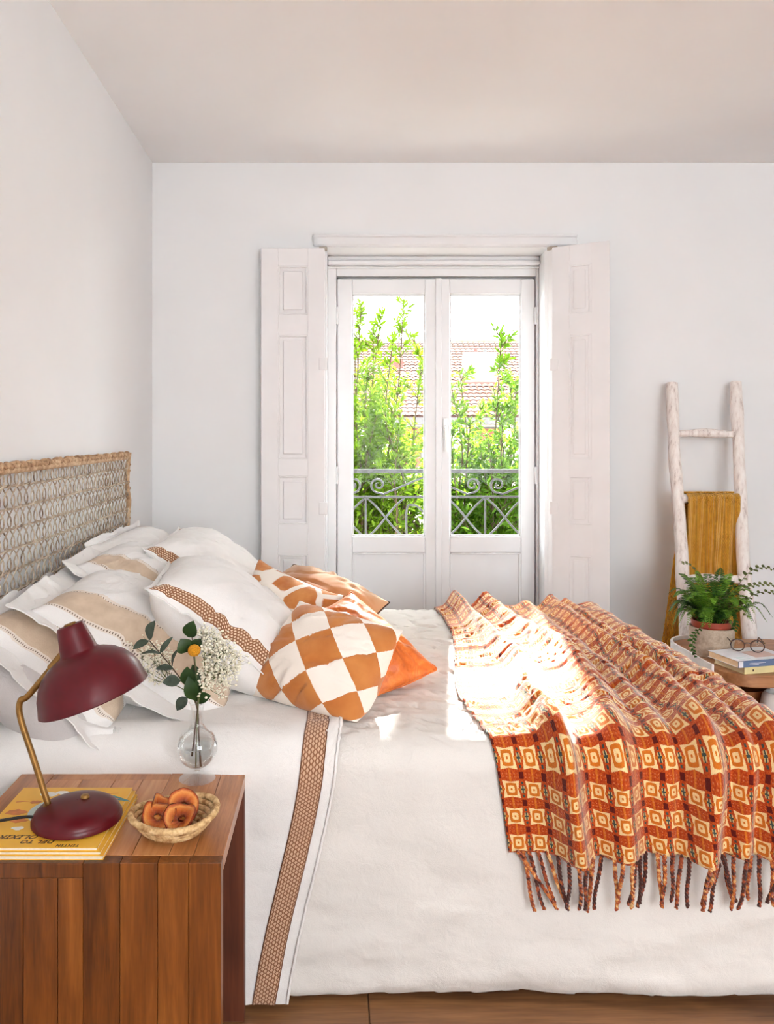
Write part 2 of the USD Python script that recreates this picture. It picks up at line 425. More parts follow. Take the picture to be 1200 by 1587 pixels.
def bend(t, L, R):
    """Arc length t along a flat of length L that turns down over radius R: (advance, drop, cos, sin of the turn)."""
    a = np.clip((t - (L - R)) / R, 0, PI / 2)
    adv = np.where(t < L - R, t, L - R + R * np.sin(a))
    drop = np.where(t < L - R, 0, R * (1 - np.cos(a)))
    extra = np.maximum(t - (L - R) - R * PI / 2, 0)
    return adv, drop + extra, np.cos(a), np.sin(a)


def drape(a, b, d, R=0.075, lift=0.0):
    """The bed's surface: a metres along x from the head, b metres from the far edge towards the eye; d displacement along the normal."""
    ax, dx, cx, sx = bend(a, BX1 - BX0, R)
    ay, dy, cy, sy = bend(b, BY1 - BY0, R)
    z = ZT - np.sqrt(dx * dx + dy * dy)
    n = np.stack([sx, -sy, cx * cy + 1e-6], -1); n /= np.linalg.norm(n, axis=-1, keepdims=True)
    p = np.stack([BX0 + ax, BY1 - ay, z], -1) + n * (np.asarray(d) + lift)[..., None]
    return p


def far_drop(b, p):
    """Past the far edge (b < 0) the cloth hangs straight down behind the bed."""
    k = np.minimum(b, 0)
    p[..., 1] = np.where(b < 0, BY1 + 0.035 * (1 - np.exp(k / 0.03)), p[..., 1]); p[..., 2] = p[..., 2] + np.where(b < 0, k, 0)
    return p


def solidify(p, thick, f=None):
    """A sheet (n x m x 3 grid) given thickness: outer skin, inner skin and rim."""
    n, m = p.shape[:2]
    du, dv = np.gradient(p, axis=0), np.gradient(p, axis=1)
    nr = np.cross(du, dv); nr /= np.linalg.norm(nr, axis=-1, keepdims=True) + 1e-12
    v = np.vstack([p.reshape(-1, 3), (p + nr * thick).reshape(-1, 3)])
    f1 = grid_faces(n, m); k = n * m
    idx = np.arange(k).reshape(n, m)
    rim = np.concatenate([idx[0, :-1], idx[:-1, -1], idx[-1, :0:-1], idx[:0:-1, 0]])
    nx = np.roll(rim, -1)
    f3 = np.vstack([np.stack([rim, rim + k, nx + k], -1), np.stack([rim, nx + k, nx], -1)])
    return v, np.vstack([f1, f1[:, ::-1] + k, f3])


def orient(v, f, up=None):
    """Turn faces so that the first skin looks along its outward side (checked against up)."""
    t = np.cross(v[f[:, 1]] - v[f[:, 0]], v[f[:, 2]] - v[f[:, 0]])
    return v, (f if (t[: len(f) // 3] @ np.asarray(up)).sum() > 0 else f[:, ::-1])


def bed_relief(a, b):
    """Soft puffiness and wrinkles of the linen, metres along the normal."""
    x, y = a + BX0, BY1 - b
    h = 0.012 * fbm(np.stack([x * 2.2, y * 2.2, 0 * x], -1), 2, 3)
    top = 1 / (1 + np.exp((b - 1.43) / 0.02))
    wr = fbm(np.stack([x * 5.0 + 0.9 * fbm(np.stack([x * 4, y * 4, 0 * x], -1), 2, 8), y * 17.0, 0 * x], -1), 3, 11)
    wr2 = np.abs(fbm(np.stack([x * 7.0 + y * 3, y * 22.0 - x * 4, 0 * x + 3], -1), 3, 21))
    h = h + top * (0.011 * wr - 0.014 * (wr2 < 0.06) * (1 - wr2 / 0.06) * (x > -0.05))
    side = 1 - top
    z = np.clip(b - 1.47, 0, 1)
    h = h + side * (0.014 * fbm(np.stack([x * 3.0, z * 4.0, 0 * x + 7], -1), 3, 31) + 0.007 * fbm(np.stack([x * 7.0 + z * 3, z * 16.0, 0 * x + 1], -1), 3, 33) * np.clip(z * 3, 0.3, 1)
                    + 0.010 * np.clip((z - 0.36) / 0.2, 0, 1) * fbm(np.stack([x * 9.0, z * 10.0, 0 * x + 5], -1), 3, 35))
    return h


A = np.linspace(0.30, BX1 - BX0 + 0.50, 200)
B = np.concatenate([np.linspace(-0.30, 0, 10)[:-1], np.linspace(0, 1.40, 110)[:-1], np.linspace(1.40, BY1 - BY0 + 0.585, 96)])
a, b = np.meshgrid(A, B, indexing='ij')
hem = 0.016 * fbm(np.stack([a * 3.2, 0 * a, 0 * a], -1), 3, 41) + 0.012 * np.sin(a * 3.1 + 0.6)
b2 = np.where(b > 1.5, 1.5 + (b - 1.5) * (1 + hem / 0.5), b)
p = drape(a, b2, bed_relief(a, b) * np.where(b < 0.1, 0.5, 1))
p[..., 2] = np.where(p[..., 2] < 0.014, 0.014 + 0.012 * (1 + fbm(np.stack([a * 3, b * 3, 0 * a], -1), 2, 43)) * 0.5, p[..., 2])
tuck = np.clip((b - 1.99) / 0.07, 0, 1) ** 2                      # the hem rolls under
p[..., 1] += 0.035 * tuck * (b > 1.95)
p = far_drop(b, p)
v, f = solidify(p, 0.022)
v, f = orient(v, f, (0, -0.5, 1))
put('duvet', (v, f), 'duvet_linen', smooth=50, label='white linen duvet spread over the bed and hanging to the floor', cat='duvet')

# the top sheet, folded back over the duvet, with its embroidered band
def edge_x(b):
    """x of the sheet's folded edge: it slants towards the head as it hangs."""
    z = np.clip(b - 1.40, 0, 1)
    return 0.018 - 0.17 * z - 0.03 * z * z + 0.006 * np.sin(z * 9)


st = thing('top_sheet', 'white cotton top sheet folded back at the pillows with an embroidered brown band', 'sheet', (-0.4, 2.5, 0.6))
Bs = np.concatenate([np.linspace(-0.2, 0, 6)[:-1], np.linspace(0, 1.40, 90)[:-1], np.linspace(1.40, BY1 - BY0 + 0.560, 84)])


def sheet_part(u0, u1, nu, lift, thick, seedy=0.0, stop=None):
    """A strip of the sheet between u0 and u1 metres behind its edge."""
    bs = Bs if stop is None else Bs[Bs < stop]
    u, bb = np.meshgrid(np.linspace(u0, u1, nu), bs, indexing='ij')
    x = edge_x(bb) - u
    aa = x - BX0
    z = np.clip(bb - 1.47, 0, 1)
    crease = 0.016 * np.exp(-((u - 0.24 + 0.12 * z) / 0.022) ** 2) * np.clip(z * 3, 0, 1)
    hemw = 0.010 * fbm(np.stack([x * 6, 0 * x, 0 * x + 2], -1), 2, 51)
    b3 = np.where(bb > 1.5, 1.5 + (bb - 1.5) * (1 + hemw / 0.5), bb)
    q = drape(np.maximum(aa, -0.03), b3, bed_relief(np.maximum(aa, 0), bb) * 0.9 + crease + 0.004 * fbm(np.stack([x * 9, bb * 6, 0 * x], -1), 3, 53) + seedy, lift=lift)
    q[..., 2] = np.maximum(q[..., 2], 0.012)
    q = far_drop(bb, q)
    vv, ff = solidify(q, thick)
    vv, ff = orient(vv, ff, (0, -0.5, 1))
    uvv = np.tile(np.stack([u, bb], -1).reshape(-1, 2), (2, 1))
    return vv, ff, uvv


v, f, uv = sheet_part(0.0, 0.86, 90, 0.012, 0.006)
put('cloth', (v, f), 'sheet_cotton', st, smooth=60)
g = Graph()
U, W = g.uv()
cu = (U / 0.0070); row = cu.floor()
cw = (W / 0.0095) + row.mod(2.0) * 0.5
dx, dy = (cu.frac() - 0.5).abs(), (cw.frac() - 0.5).abs()
hole = g.smooth(dx * 0.9 + dy, 0.42, 0.50)
line = g.smooth((cu.frac() - 0.5).abs(), 0.40, 0.47)
c = g.mix(hole.max(line * 0.0), lin(206, 168, 138), lin(140, 94, 64))
edge = (U - 0.0275 - 0.029).abs()
c = g.mix(g.smooth(edge, 0.0235, 0.0255), c, lin(112, 70, 44))
finish('embroidered_band', g, base_color=c, roughness=0.95, sheen_weight=0.3, normal=g.bump(hole * -1.0, 0.4, 0.004))
v, f, uv = sheet_part(0.029, 0.084, 14, 0.0165, 0.004)
put('embroidered_band', (v, f), 'embroidered_band', st, smooth=True, uv=uv, label='brown embroidered band')
v, f, uv = sheet_part(-0.001, 0.006, 3, 0.0145, 0.006)
put('hem', (v, f), 'sheet_cotton', st, smooth=60)

# ------------------------------------------------------------------ throw
g = Graph()
U, W = g.uv()
px, py = U.frac() - 0.5, W.frac() - 0.5
ax, ay = px.abs(), py.abs()
fz = g.noise(g.uv()[0] and g.node('uvmap', 'UV', attribute='st'), 38.0, 2.0) - 0.5
rust, orange, cream, maroon, teal, brown = lin(168, 58, 22), lin(206, 112, 34), lin(240, 208, 150), lin(92, 26, 20), lin(62, 74, 70), lin(120, 54, 24)
col = g.mix(g.smooth(g.noise(g.node('uvmap', 'UV', attribute='st'), 16.0, 2.0), 0.4, 0.62), rust, lin(196, 86, 32))
sq = ax.max(ay * 1.02)
lobe = ax.min(ay) * 0.55
cr = (ax + 0.02).max(ay * 1.18) - ax.min(ay) * 0.18 + fz * 0.05
col = g.mix(g.smooth(cr, 0.335, 0.315), col, cream)
notch = g.smooth(ax, 0.055, 0.035) * g.smooth(ay, 0.27, 0.29)
col = g.mix(notch, col, orange)
notch2 = g.smooth(ay, 0.055, 0.035) * g.smooth(ax, 0.27, 0.29) * (ax < 0.41)
col = g.mix(notch2, col, orange)
ring = sq * 0.72 + (ax * ax + ay * ay).sqrt() * 0.32 + fz * 0.04
col = g.mix(g.smooth(ring, 0.262, 0.245), col, orange)
col = g.mix(g.smooth(ring, 0.150, 0.135), col, cream)
col = g.mix(g.smooth(ring, 0.050, 0.035), col, orange)
vb = ax > 0.415                                                                  # the narrow columns between the squares
cross = g.smooth((ay - 0.0).abs(), 0.15, 0.11) * vb
col = g.mix(cross * 0.9, col, lin(196, 176, 120))
mark = ((ax - 0.5).abs() < 0.028).max(ay < 0.03) * (ay < 0.15) * vb
col = g.mix(mark, col, teal)
col = g.mix(((ay - 0.24).abs() < 0.045) * (ax > 0.455), col, teal)
hb = ay > 0.39                                                                   # bands between the rows
col = g.mix((ax > 0.40) * hb, col, maroon)
dash = ((U * 6.0).frac() < 0.3) * ((ay - 0.45).abs() < 0.018) * (ax < 0.36)
col = g.mix(dash * 0.55, col, lin(222, 140, 90))
wv = g.noise(g.pos(), 300.0, 2.0)
col = g.mix(0.35, col, g.ramp(wv, [(0.3, (0.55, 0.55, 0.55)), (0.7, (1, 1, 1))]), 'multiply')
finish('throw_weave', g, base_color=col, roughness=0.95, sheen_weight=0.75, sheen_roughness=0.36, sheen_tint=(1, 0.95, 0.86), specular_ior_level=0.1, normal=g.bump(wv, 0.35, 0.006))

TX0, TX1 = 0.40, 1.40                       # the throw's edges in x, measured along the bed
TB1 = 1.688                                 # where its near hem ends, metres along the drape
RIDGES = [  # (b, x) centre line, height, width
    ([(0, .50), (.55, .545), (.95, .555), (1.25, .50), (1.45, .52), (1.8, .575)], 0.040, 0.034),
    ([(0, .63), (.35, .68), (.75, .735), (1.1, .715), (1.45, .655), (1.8, .675)], 0.036, 0.040),
    ([(0, .80), (.5, .81), (1.0, .80), (1.45, .77), (1.8, .765)], 0.018, 0.030),
    ([(0, .905), (.6, .90), (1.1, .90), (1.45, .855), (1.8, .835)], 0.040, 0.040),
    ([(0, .97), (.5, .99), (1.0, 1.02), (1.45, .95), (1.8, .925)], 0.022, 0.026),
    ([(0, 1.06), (.7, 1.06), (1.2, 1.04), (1.45, 1.015), (1.8, 1.00)], 0.030, 0.034),
    ([(0, 1.14), (.9, 1.12), (1.45, 1.09), (1.8, 1.08)], 0.014, 0.03),
    ([(0, 1.26), (.9, 1.25), (1.45, 1.22), (1.8, 1.22)], 0.014, 0.05),
]


def throw_relief(x, b):
    h = 0 * x
    wob = 0.014 * fbm(np.stack([b * 2.3, x * 0.7, 0 * x], -1), 2, 61)
    for k, (line, amp, wd) in enumerate(RIDGES):
        bb, xx = np.array(line).T
        c = np.interp(b, bb, xx) + wob
        d = (x - c) / wd
        am = amp * (1 + 0.25 * np.clip((b - 1.35) / 0.2, 0, 1)) * (0.92 + 0.60 * meshkit.noise(np.stack([b * 2.6, 0 * b + k * 3.7, 0 * b], -1), 62))
        h = np.maximum(h, am * np.exp(-d * d)) + 0.22 * am * np.exp(-d * d)
    h = h + 0.007 * fbm(np.stack([x * 7, b * 4, 0 * x], -1), 3, 63) + 0.006 * (1 + fbm(np.stack([x * 16, b * 9, 0 * x], -1), 2, 64)) * np.exp(-((b - 0.6) / 0.7) ** 2)
    h = h - 0.03 * np.exp(-((x - 0.985) / 0.016) ** 2 - ((b - 0.80) / 0.16) ** 2)
    fade = np.clip((x - TX0) / 0.05, 0, 1)
    return 0.002 + np.maximum(h, 0) * (0.25 + 0.75 * fade)


def throw_left(b):
    """How the left edge wanders."""
    return 0.028 * np.sin(b * 3.6 + 0.4) - 0.03 * np.exp(-((b - 1.15) / 0.35) ** 2) + 0.03 * np.clip(0.4 - b, 0, 1)


def throw_point(x, b, extra=0.0):
    a = x - BX0
    q = drape(a, b, np.maximum(bed_relief(a, b), -0.002) + throw_relief(x, b) + extra, lift=0.007)
    return far_drop(b, q)


X = np.linspace(0, 1, 300)
Bt = np.concatenate([np.linspace(-0.22, 0, 14)[:-1], np.linspace(0, TB1, 230)])
uu, bb = np.meshgrid(X, Bt, indexing='ij')
xx = TX0 + throw_left(bb) * (1 - uu) ** 2 + uu * (TX1 - TX0)
hemt = 0.008 * fbm(np.stack([xx * 5, 0 * xx, 0 * xx + 4], -1), 2, 66) + 0.010 * uu
bw = np.where(bb > 1.3, 1.3 + (bb - 1.3) * (1 + hemt / 0.43), bb)
q = throw_point(xx, bw)
tv, tf = solidify(q, 0.005)
tv, tf = orient(tv, tf, (0, -0.5, 1))
# the weave follows the cloth: arc length across the folds
seg = np.linalg.norm(np.diff(q, axis=0), axis=-1)
arc = np.vstack([np.zeros((1, q.shape[1])), np.cumsum(seg, 0)])
arc = 0.55 * arc + 0.45 * arc.mean(1, keepdims=True)
uvt = np.stack([arc / 0.053, (TB1 - bw) / 0.0625 + 0.18], -1).reshape(-1, 2)
th = thing('throw_blanket', 'orange and cream patterned wool throw with a fringe across the foot of the bed', 'throw', (0.8, 2.5, 0.62))
put('woven_cloth', (tv, tf), 'throw_weave', th, smooth=True, uv=np.vstack([uvt, uvt]))
g = Graph()
p = g.obj()
t = g.noise(p, 90.0, 2.0, 0.5)
c = g.ramp(t + (g.rand() - 0.5) * 0.35, [(0.30, lin(70, 26, 14)), (0.45, lin(150, 62, 24)), (0.58, lin(196, 112, 46)), (0.70, lin(226, 178, 116))], False)
finish('fringe_yarn', g, base_color=c, roughness=0.95, sheen_weight=0.3)
frng = np.random.default_rng(21)
NT = 40
for k in range(NT):
    x = TX0 + 0.012 + (k + 0.5) / NT * 0.70 + frng.normal(0, 0.004)
    u = (x - TX0) / (TX1 - TX0)
    hm = 0.008 * float(fbm(np.array([x * 5, 0, 4.0]), 2, 66)) + 0.010 * u
    b0 = 1.3 + (TB1 - 1.3) * (1 + hm / 0.43) - 0.004
    root = throw_point(np.array([x]), np.array([b0]), 0.0)[0] + [0, 0.001, 0]
    # tassels gather where the cloth folds forward
    near = min(RIDGES, key=lambda r: abs(r[0][-1][1] - x))[0][-1][1]
    pull = (near - x) * frng.uniform(0.05, 0.75)
    L = frng.uniform(0.100, 0.128)
    s = np.linspace(0, 1, 15)
    sway = frng.normal(0, 0.006)
    wob = frng.uniform(0, 6.28)
    cx = root[0] + pull * s**0.8 + sway * s**2 + 0.0035 * np.sin(s * 5 + wob) * s
    cy = root[1] + (1.775 - 0.012 - root[1]) * np.clip(s * 0.9, 0, 1) + 0.002 * np.sin(s * 7 + wob) - 0.004 * frng.uniform(0, 1)
    cz = root[2] - L * s
    core = np.stack([cx, cy, cz], -1)
    ms = []
    for ph in (0, PI):
        an = s * 26 + ph + wob
        rr = 0.0018 * (1 - 0.3 * s)
        strand = core + np.stack([rr * np.cos(an), rr * np.sin(an), 0 * s], -1)
        ss = spline(strand, 44)
        an2 = np.linspace(0, 40, 44) + ph + wob
        ss = spline(core, 44) + np.stack([0.0020 * np.cos(an2), 0.0020 * np.sin(an2), 0 * an2], -1)
        ms.append(tube(ss, np.linspace(0.0034, 0.0028, 44), 7))
    put('tassel', cat(ms), 'fringe_yarn', th, smooth=True)
# ------------------------------------------------------------------ pillows and cushions
def inflate(w, h, n, m, full, seed, iters=110, tuft=0.0):
    """Blow up a flat bag of w x h (two sheets of cloth sewn at the rim) until it is about `full` thick: (n+1)(m+1) points a side."""
    r = np.random.default_rng(seed)
    I = np.arange((n + 1) * (m + 1)).reshape(n + 1, m + 1)
    gx, gy = np.meshgrid(np.linspace(-w / 2, w / 2, n + 1), np.linspace(-h / 2, h / 2, m + 1), indexing='ij')
    inner = np.zeros((n + 1, m + 1), bool); inner[1:-1, 1:-1] = True
    Bk = I.copy(); Bk[inner] = (n + 1) * (m + 1) + np.arange(inner.sum())
    N = (n + 1) * (m + 1) + inner.sum()
    x = np.zeros((N, 3)); x[I.ravel(), 0] = gx.ravel(); x[I.ravel(), 1] = gy.ravel()
    x[Bk.ravel(), 0] = gx.ravel(); x[Bk.ravel(), 1] = gy.ravel()
    bumpy = (1 - (2 * gx / w) ** 2) * (1 - (2 * gy / h) ** 2)
    nz = fbm(np.stack([gx * 9, gy * 9, 0 * gx], -1), 3, seed)
    x[I.ravel(), 2] += (bumpy * (0.02 + 0.012 * nz)).ravel(); x[Bk[inner], 2] = -(bumpy * (0.02 + 0.012 * np.roll(nz, 3, 0)))[inner]
    E, K = [], []
    for G_ in (I, Bk):
        for a, b, k in ((G_[:-1], G_[1:], 1.0), (G_[:, :-1], G_[:, 1:], 1.0), (G_[:-1, :-1], G_[1:, 1:], 0.35), (G_[:-1, 1:], G_[1:, :-1], 0.35), (G_[:-2], G_[2:], 0.12), (G_[:, :-2], G_[:, 2:], 0.12)):
            E.append(np.stack([a.ravel(), b.ravel()], 1)); K.append(np.full(a.size, k))
    E = np.vstack(E); K = np.concatenate(K)
    flat = x.copy(); flat[:, 2] = 0
    L = np.linalg.norm(flat[E[:, 0]] - flat[E[:, 1]], axis=1)
    cnt = np.bincount(E[:, 0], K, N) + np.bincount(E[:, 1], K, N)
    F1 = grid_faces(n + 1, m + 1); top = I.ravel()[F1]; bot = Bk.ravel()[F1][:, ::-1]
    T = np.vstack([top, bot])
    for it in range(iters):
        nv = np.zeros((N, 3)); c = np.cross(x[T[:, 1]] - x[T[:, 0]], x[T[:, 2]] - x[T[:, 0]])
        for k in range(3):
            for j in range(3): nv[:, j] += np.bincount(T[:, k], c[:, j], N)
        thick = np.percentile(x[:, 2], 99) - np.percentile(x[:, 2], 1)
        push = 0.0035 if thick < full else 0.0008
        x += nv / (np.linalg.norm(nv, axis=1, keepdims=True) + 1e-9) * push
        for _ in range(7):
            d = x[E[:, 1]] - x[E[:, 0]]; l = np.linalg.norm(d, axis=1) + 1e-9
            s = (l - L) / l * K
            s = np.where(s < 0, s * 0.35, s)[:, None] * d * 0.5
            for j in range(3): x[:, j] += 1.6 * (np.bincount(E[:, 0], s[:, j], N) - np.bincount(E[:, 1], s[:, j], N)) / cnt
    for _ in range(2):                                         # a little smoothing
        av = np.zeros((N, 3)); e = E[K >= 1]; c = np.bincount(e[:, 0], None, N) + np.bincount(e[:, 1], None, N)
        for j in range(3): av[:, j] = np.bincount(e[:, 0], x[e[:, 1], j], N) + np.bincount(e[:, 1], x[e[:, 0], j], N)
        x = 0.6 * x + 0.4 * av / c[:, None]
    return dict(x=x, I=I, B=Bk, top=top, bot=bot, w=w, h=h, n=n, m=m)


SHAPES = {}


def bag(w, h, full, seed, n=44, m=36, iters=110):
    k = (w, h, full, seed)
    if k not in SHAPES: SHAPES[k] = inflate(w, h, n, m, full, seed, iters)
    return SHAPES[k]


def posed(local, center, width_dir, up_dir, sag=0.0, bow=0.0, h=0.5, twist=0.0):
    """Place local points (x along the width, y up the pillow, z out of its face)."""
    x = local.copy()
    t = np.clip(-x[:, 1] / h, -0.5, 0.5)
    x[:, 2] *= 1 + 0.45 * sag * t * 2                      # the filling settles towards the lower edge
    x[:, 2] += bow * (4 * (x[:, 1] / h) ** 2 - 0.4)        # the cushion bows backwards
    x[:, 2] += twist * x[:, 0] * x[:, 1]
    X = np.asarray(width_dir, float); X /= np.linalg.norm(X)
    Y = np.asarray(up_dir, float); Y = Y - X * X.dot(Y); Y /= np.linalg.norm(Y)
    R = np.stack([X, Y, np.cross(X, Y)], 1)
    return x @ R.T + np.asarray(center, float)


FLOOR_Z = 0.628


def settle(v, z=None):
    """Cloth does not sink into the bed: points below its top are pressed up to it."""
    z = FLOOR_Z if z is None else z
    v = v.copy(); k = (v[:, 1] > BY0 + 0.03)
    v[:, 2] = np.where(k & (v[:, 2] < z + 0.03), z + 0.03 * np.exp((v[:, 2] - z - 0.03) / 0.03), v[:, 2])
    return v


PLACED = []


def clear_of(q):
    """Push points out of the pillows placed before: cloth flattens where pillows lean on each other."""
    q = np.array(q, float)
    for (c, R, x0, y0, sx, sy, zt, zb) in PLACED:
        l = (q - c) @ R
        i, j = (l[:, 0] - x0) / sx, (l[:, 1] - y0) / sy
        ok = (i >= 0) & (j >= 0) & (i < zt.shape[0] - 1) & (j < zt.shape[1] - 1)
        i0, j0 = np.clip(i.astype(int), 0, zt.shape[0] - 2), np.clip(j.astype(int), 0, zt.shape[1] - 2)
        u, w_ = i - i0, j - j0
        bil = lambda z: z[i0, j0] * (1 - u) * (1 - w_) + z[i0 + 1, j0] * u * (1 - w_) + z[i0, j0 + 1] * (1 - u) * w_ + z[i0 + 1, j0 + 1] * u * w_
        t_, b_ = bil(zt), bil(zb)
        inside = ok & (l[:, 2] < t_ + 0.003) & (l[:, 2] > b_ - 0.004) & (t_ - b_ > 0.004)
        l[:, 2] = np.where(inside, t_ + 0.003 + 0.06 * (l[:, 2] - t_) * 0, l[:, 2])
        q = l @ R.T + c
    q[:, 0] = np.maximum(q[:, 0], XL + 0.048 + 0.02 * np.exp(np.minimum(q[:, 0] - XL - 0.048, 0) / 0.02) - 0.02 * (q[:, 0] > XL + 0.07))
    return q


def remember(X, bg, center, wdir, udir):
    from scipy.interpolate import griddata
    Xd = np.asarray(wdir, float); Xd = Xd / np.linalg.norm(Xd)
    Yd = np.asarray(udir, float); Yd = Yd - Xd * Xd.dot(Yd); Yd /= np.linalg.norm(Yd)
    R = np.stack([Xd, Yd, np.cross(Xd, Yd)], 1); c = np.asarray(center, float)
    T_, B_ = (X[bg['I'].ravel()] - c) @ R, (X[bg['B'].ravel()] - c) @ R
    x0, x1, y0, y1 = T_[:, 0].min(), T_[:, 0].max(), T_[:, 1].min(), T_[:, 1].max()
    n = 50
    gx, gy = np.meshgrid(np.linspace(x0, x1, n), np.linspace(y0, y1, n), indexing='ij')
    zt = griddata(T_[:, :2], T_[:, 2], (gx, gy), 'linear', fill_value=-9.0); zb = griddata(B_[:, :2], B_[:, 2], (gx, gy), 'linear', fill_value=9.0)
    bad = (zt < -5) | (zb > 5); zt[bad] = 0; zb[bad] = 0
    PLACED.append((c, R, x0, y0, (x1 - x0) / (n - 1), (y1 - y0) / (n - 1), zt, zb))


def pillow(name, label, cat_, bg, mats, center, wdir, udir, sag=0.4, bow=0.0, twist=0.0, bands=(), flange=0.0, group=None, seed=0, ruffle=0.012, piping=None, settle_z=None, wav=4.0, crease=0.009):
    """bands: (first column, last column, material, part name, label) strips across the width, each a part of its own."""
    def local(q):
        """Creases that run in from the seams, and soft dents."""
        q = np.array(q, float)
        ex, ey = np.clip(np.abs(q[:, 0]) / (bg['w'] / 2), 0, 1), np.clip(np.abs(q[:, 1]) / (bg['h'] / 2), 0, 1)
        a_ = np.arctan2(q[:, 1] / bg['h'], q[:, 0] / bg['w'])
        r_ = np.hypot(q[:, 0] / bg['w'], q[:, 1] / bg['h'])
        k_ = fbm(np.stack([np.cos(a_) * 7 + seed, np.sin(a_) * 7, r_ * 2.2], -1), 3, 80 + seed)
        m_ = np.exp(-((r_ - 0.42) / 0.16) ** 2)
        d_ = fbm(np.stack([q[:, 0] * 6 + seed, q[:, 1] * 6, 0 * r_], -1), 2, 90 + seed)
        w2 = np.abs(fbm(np.stack([q[:, 0] * 5 + q[:, 1] * 4 + seed, q[:, 1] * 14 - q[:, 0] * 6, 0 * r_ + 2], -1), 2, 95 + seed))
        thin = np.clip(1.15 - np.maximum(ex, ey), 0, 1)
        dz = crease * (1.5 * k_ * m_ * np.clip(thin * 5, 0, 1) + 1.1 * d_ * np.clip(thin * 3, 0, 1) - 1.1 * (w2 < 0.10) * (1 - w2 / 0.10) * np.clip(thin * 4, 0, 1))
        q[:, 2] += np.sign(q[:, 2]) * dz
        return q
    pos = lambda q: clear_of(settle(posed(local(q), center, wdir, udir, sag, bow, bg['h'], twist), settle_z))
    group = {'sham_pillow': 'pillows heaped at the headboard', 'banded_pillow': 'pillows heaped at the headboard', 'scatter_cushion': 'orange, tan and white cushions on the bed'}[name]
    t = thing(name, label, cat_, np.asarray(center) - [0, 0, 0.2], group)
    n, m = bg['n'], bg['m']
    fx = np.linspace(0, 1, n + 1)[:, None] + 0 * np.linspace(0, 1, m + 1); fy = np.linspace(0, 1, m + 1) + 0 * fx
    N = len(bg['x']); uv = np.zeros((N, 2))
    for G_ in (bg['B'], bg['I']): uv[G_.ravel()] = np.stack([fx.ravel(), fy.ravel()], 1)
    X = pos(bg['x'])
    remember(X, bg, center, wdir, udir)
    nq = n * m
    col = np.repeat(np.arange(n), m); col = np.concatenate([col, col])
    taken = np.zeros(2 * nq, bool)

    def piece(nm, faces, mt, lab, lift=0.0):
        ids, inv = np.unique(faces, return_inverse=True)
        put(nm, (X[ids], inv.reshape(faces.shape)), mt, t, smooth=True, uv=uv[ids], label=lab)
    for (c0, c1, mt, nm, lab) in bands:
        k = (col >= c0) & (col <= c1)
        piece(nm, bg['top'][k], mt, lab); taken |= k
    rest = np.vstack([bg['top'][~taken], bg['bot']])
    piece('cover', rest, mats, None)
    I = bg['I']
    rim = np.concatenate([I[:-1, 0], I[-1, :-1], I[:0:-1, -1], I[0, :0:-1]])
    if flange:
        rx = bg['x'][rim]
        d = rx.copy(); d[:, 2] = 0
        d = np.stack([np.clip(d[:, 0] / (bg['w'] / 2), -1, 1) ** 5, np.clip(d[:, 1] / (bg['h'] / 2), -1, 1) ** 5, 0 * d[:, 0]], 1)
        for _ in range(3): d = (np.roll(d, 1, 0) + d + np.roll(d, -1, 0)) / 3
        d /= np.linalg.norm(d, axis=1, keepdims=True)
        s = np.linspace(0, 1, 7)
        ph = np.arange(len(rim)) / len(rim)
        ring = []
        for q in s:
            o = rx + d * flange * q
            nzv = fbm(np.stack([np.cos(ph * 2 * PI) * wav, np.sin(ph * 2 * PI) * wav, 0 * ph + seed], -1), 2, 70 + seed)
            o[:, 2] += ruffle * 2.2 * nzv * q
            ring.append(pos(o))
        g_ = np.stack(ring, 0)
        L = len(rim)
        for (ss, se, nm, mt) in ((0, 7, 'flange', mats),):
            gg = g_[ss:se]; k = len(gg) * L
            nr = np.cross(np.gradient(gg, axis=0), np.roll(gg, -1, 1) - np.roll(gg, 1, 1)); nr /= np.linalg.norm(nr, axis=-1, keepdims=True) + 1e-9
            vv = np.vstack([(gg + nr * 0.0015).reshape(-1, 3), (gg - nr * 0.0015).reshape(-1, 3)])
            f1 = grid_faces(len(gg), L, True)
            e = (len(gg) - 1) * L; i = np.arange(L); j = (i + 1) % L
            f3 = np.vstack([np.stack([e + i, e + j, e + j + k], -1), np.stack([e + i, e + j + k, e + i + k], -1)])
            put(nm, (vv, np.vstack([f1, f1[:, ::-1] + k, f3])), mt, t, smooth=50)
    if piping:
        c = X[rim]; c = np.vstack([c, c[:1]])
        put('piping', tube(c, 0.0028, 6, False), piping, t, smooth=True)
    return t


# woven band of the pillowcases: small brown chevrons on cream
g = Graph()
U, W = g.uv()
cu = (U * 105.0); row = cu.floor()
cw = W * 68.0 + row.mod(2.0) * 0.5
dx, dy = (cu.frac() - 0.5).abs(), (cw.frac() - 0.5).abs()
hole = g.smooth(dx + dy, 0.34, 0.44)
finish('pillow_band', g, base_color=g.mix(hole, lin(224, 196, 166), lin(140, 94, 64)), roughness=0.95, sheen_weight=0.3)
g = Graph()
U, W = g.uv()
n = g.noise(g.pos(), 30.0, 3.0)
c = g.ramp(n, [(0.3, lin(196, 172, 148)), (0.7, lin(212, 190, 166))])
e = (((U - 0.5).abs() - 0.0)).abs()
finish('beige_linen', g, base_color=c, roughness=0.95, sheen_weight=0.2, normal=g.bump(g.noise(g.pos(), 300.0, 2.0), 0.1, 0.01))
g = Graph()
U, W = g.uv()
dots = ((W * 82.0).frac() < 0.42) * ((U * 44.0).frac() - 0.5).abs().__lt__(0.16)
finish('hemstitch', g, base_color=g.mix(dots, lin(226, 214, 202), lin(128, 112, 100)), roughness=0.95)

NY = np.array([0, -1.0, 0])
def slope(deg): return np.array([-math.cos(math.radians(deg)), 0, math.sin(math.radians(deg))])   # up the pillow: towards the headboard


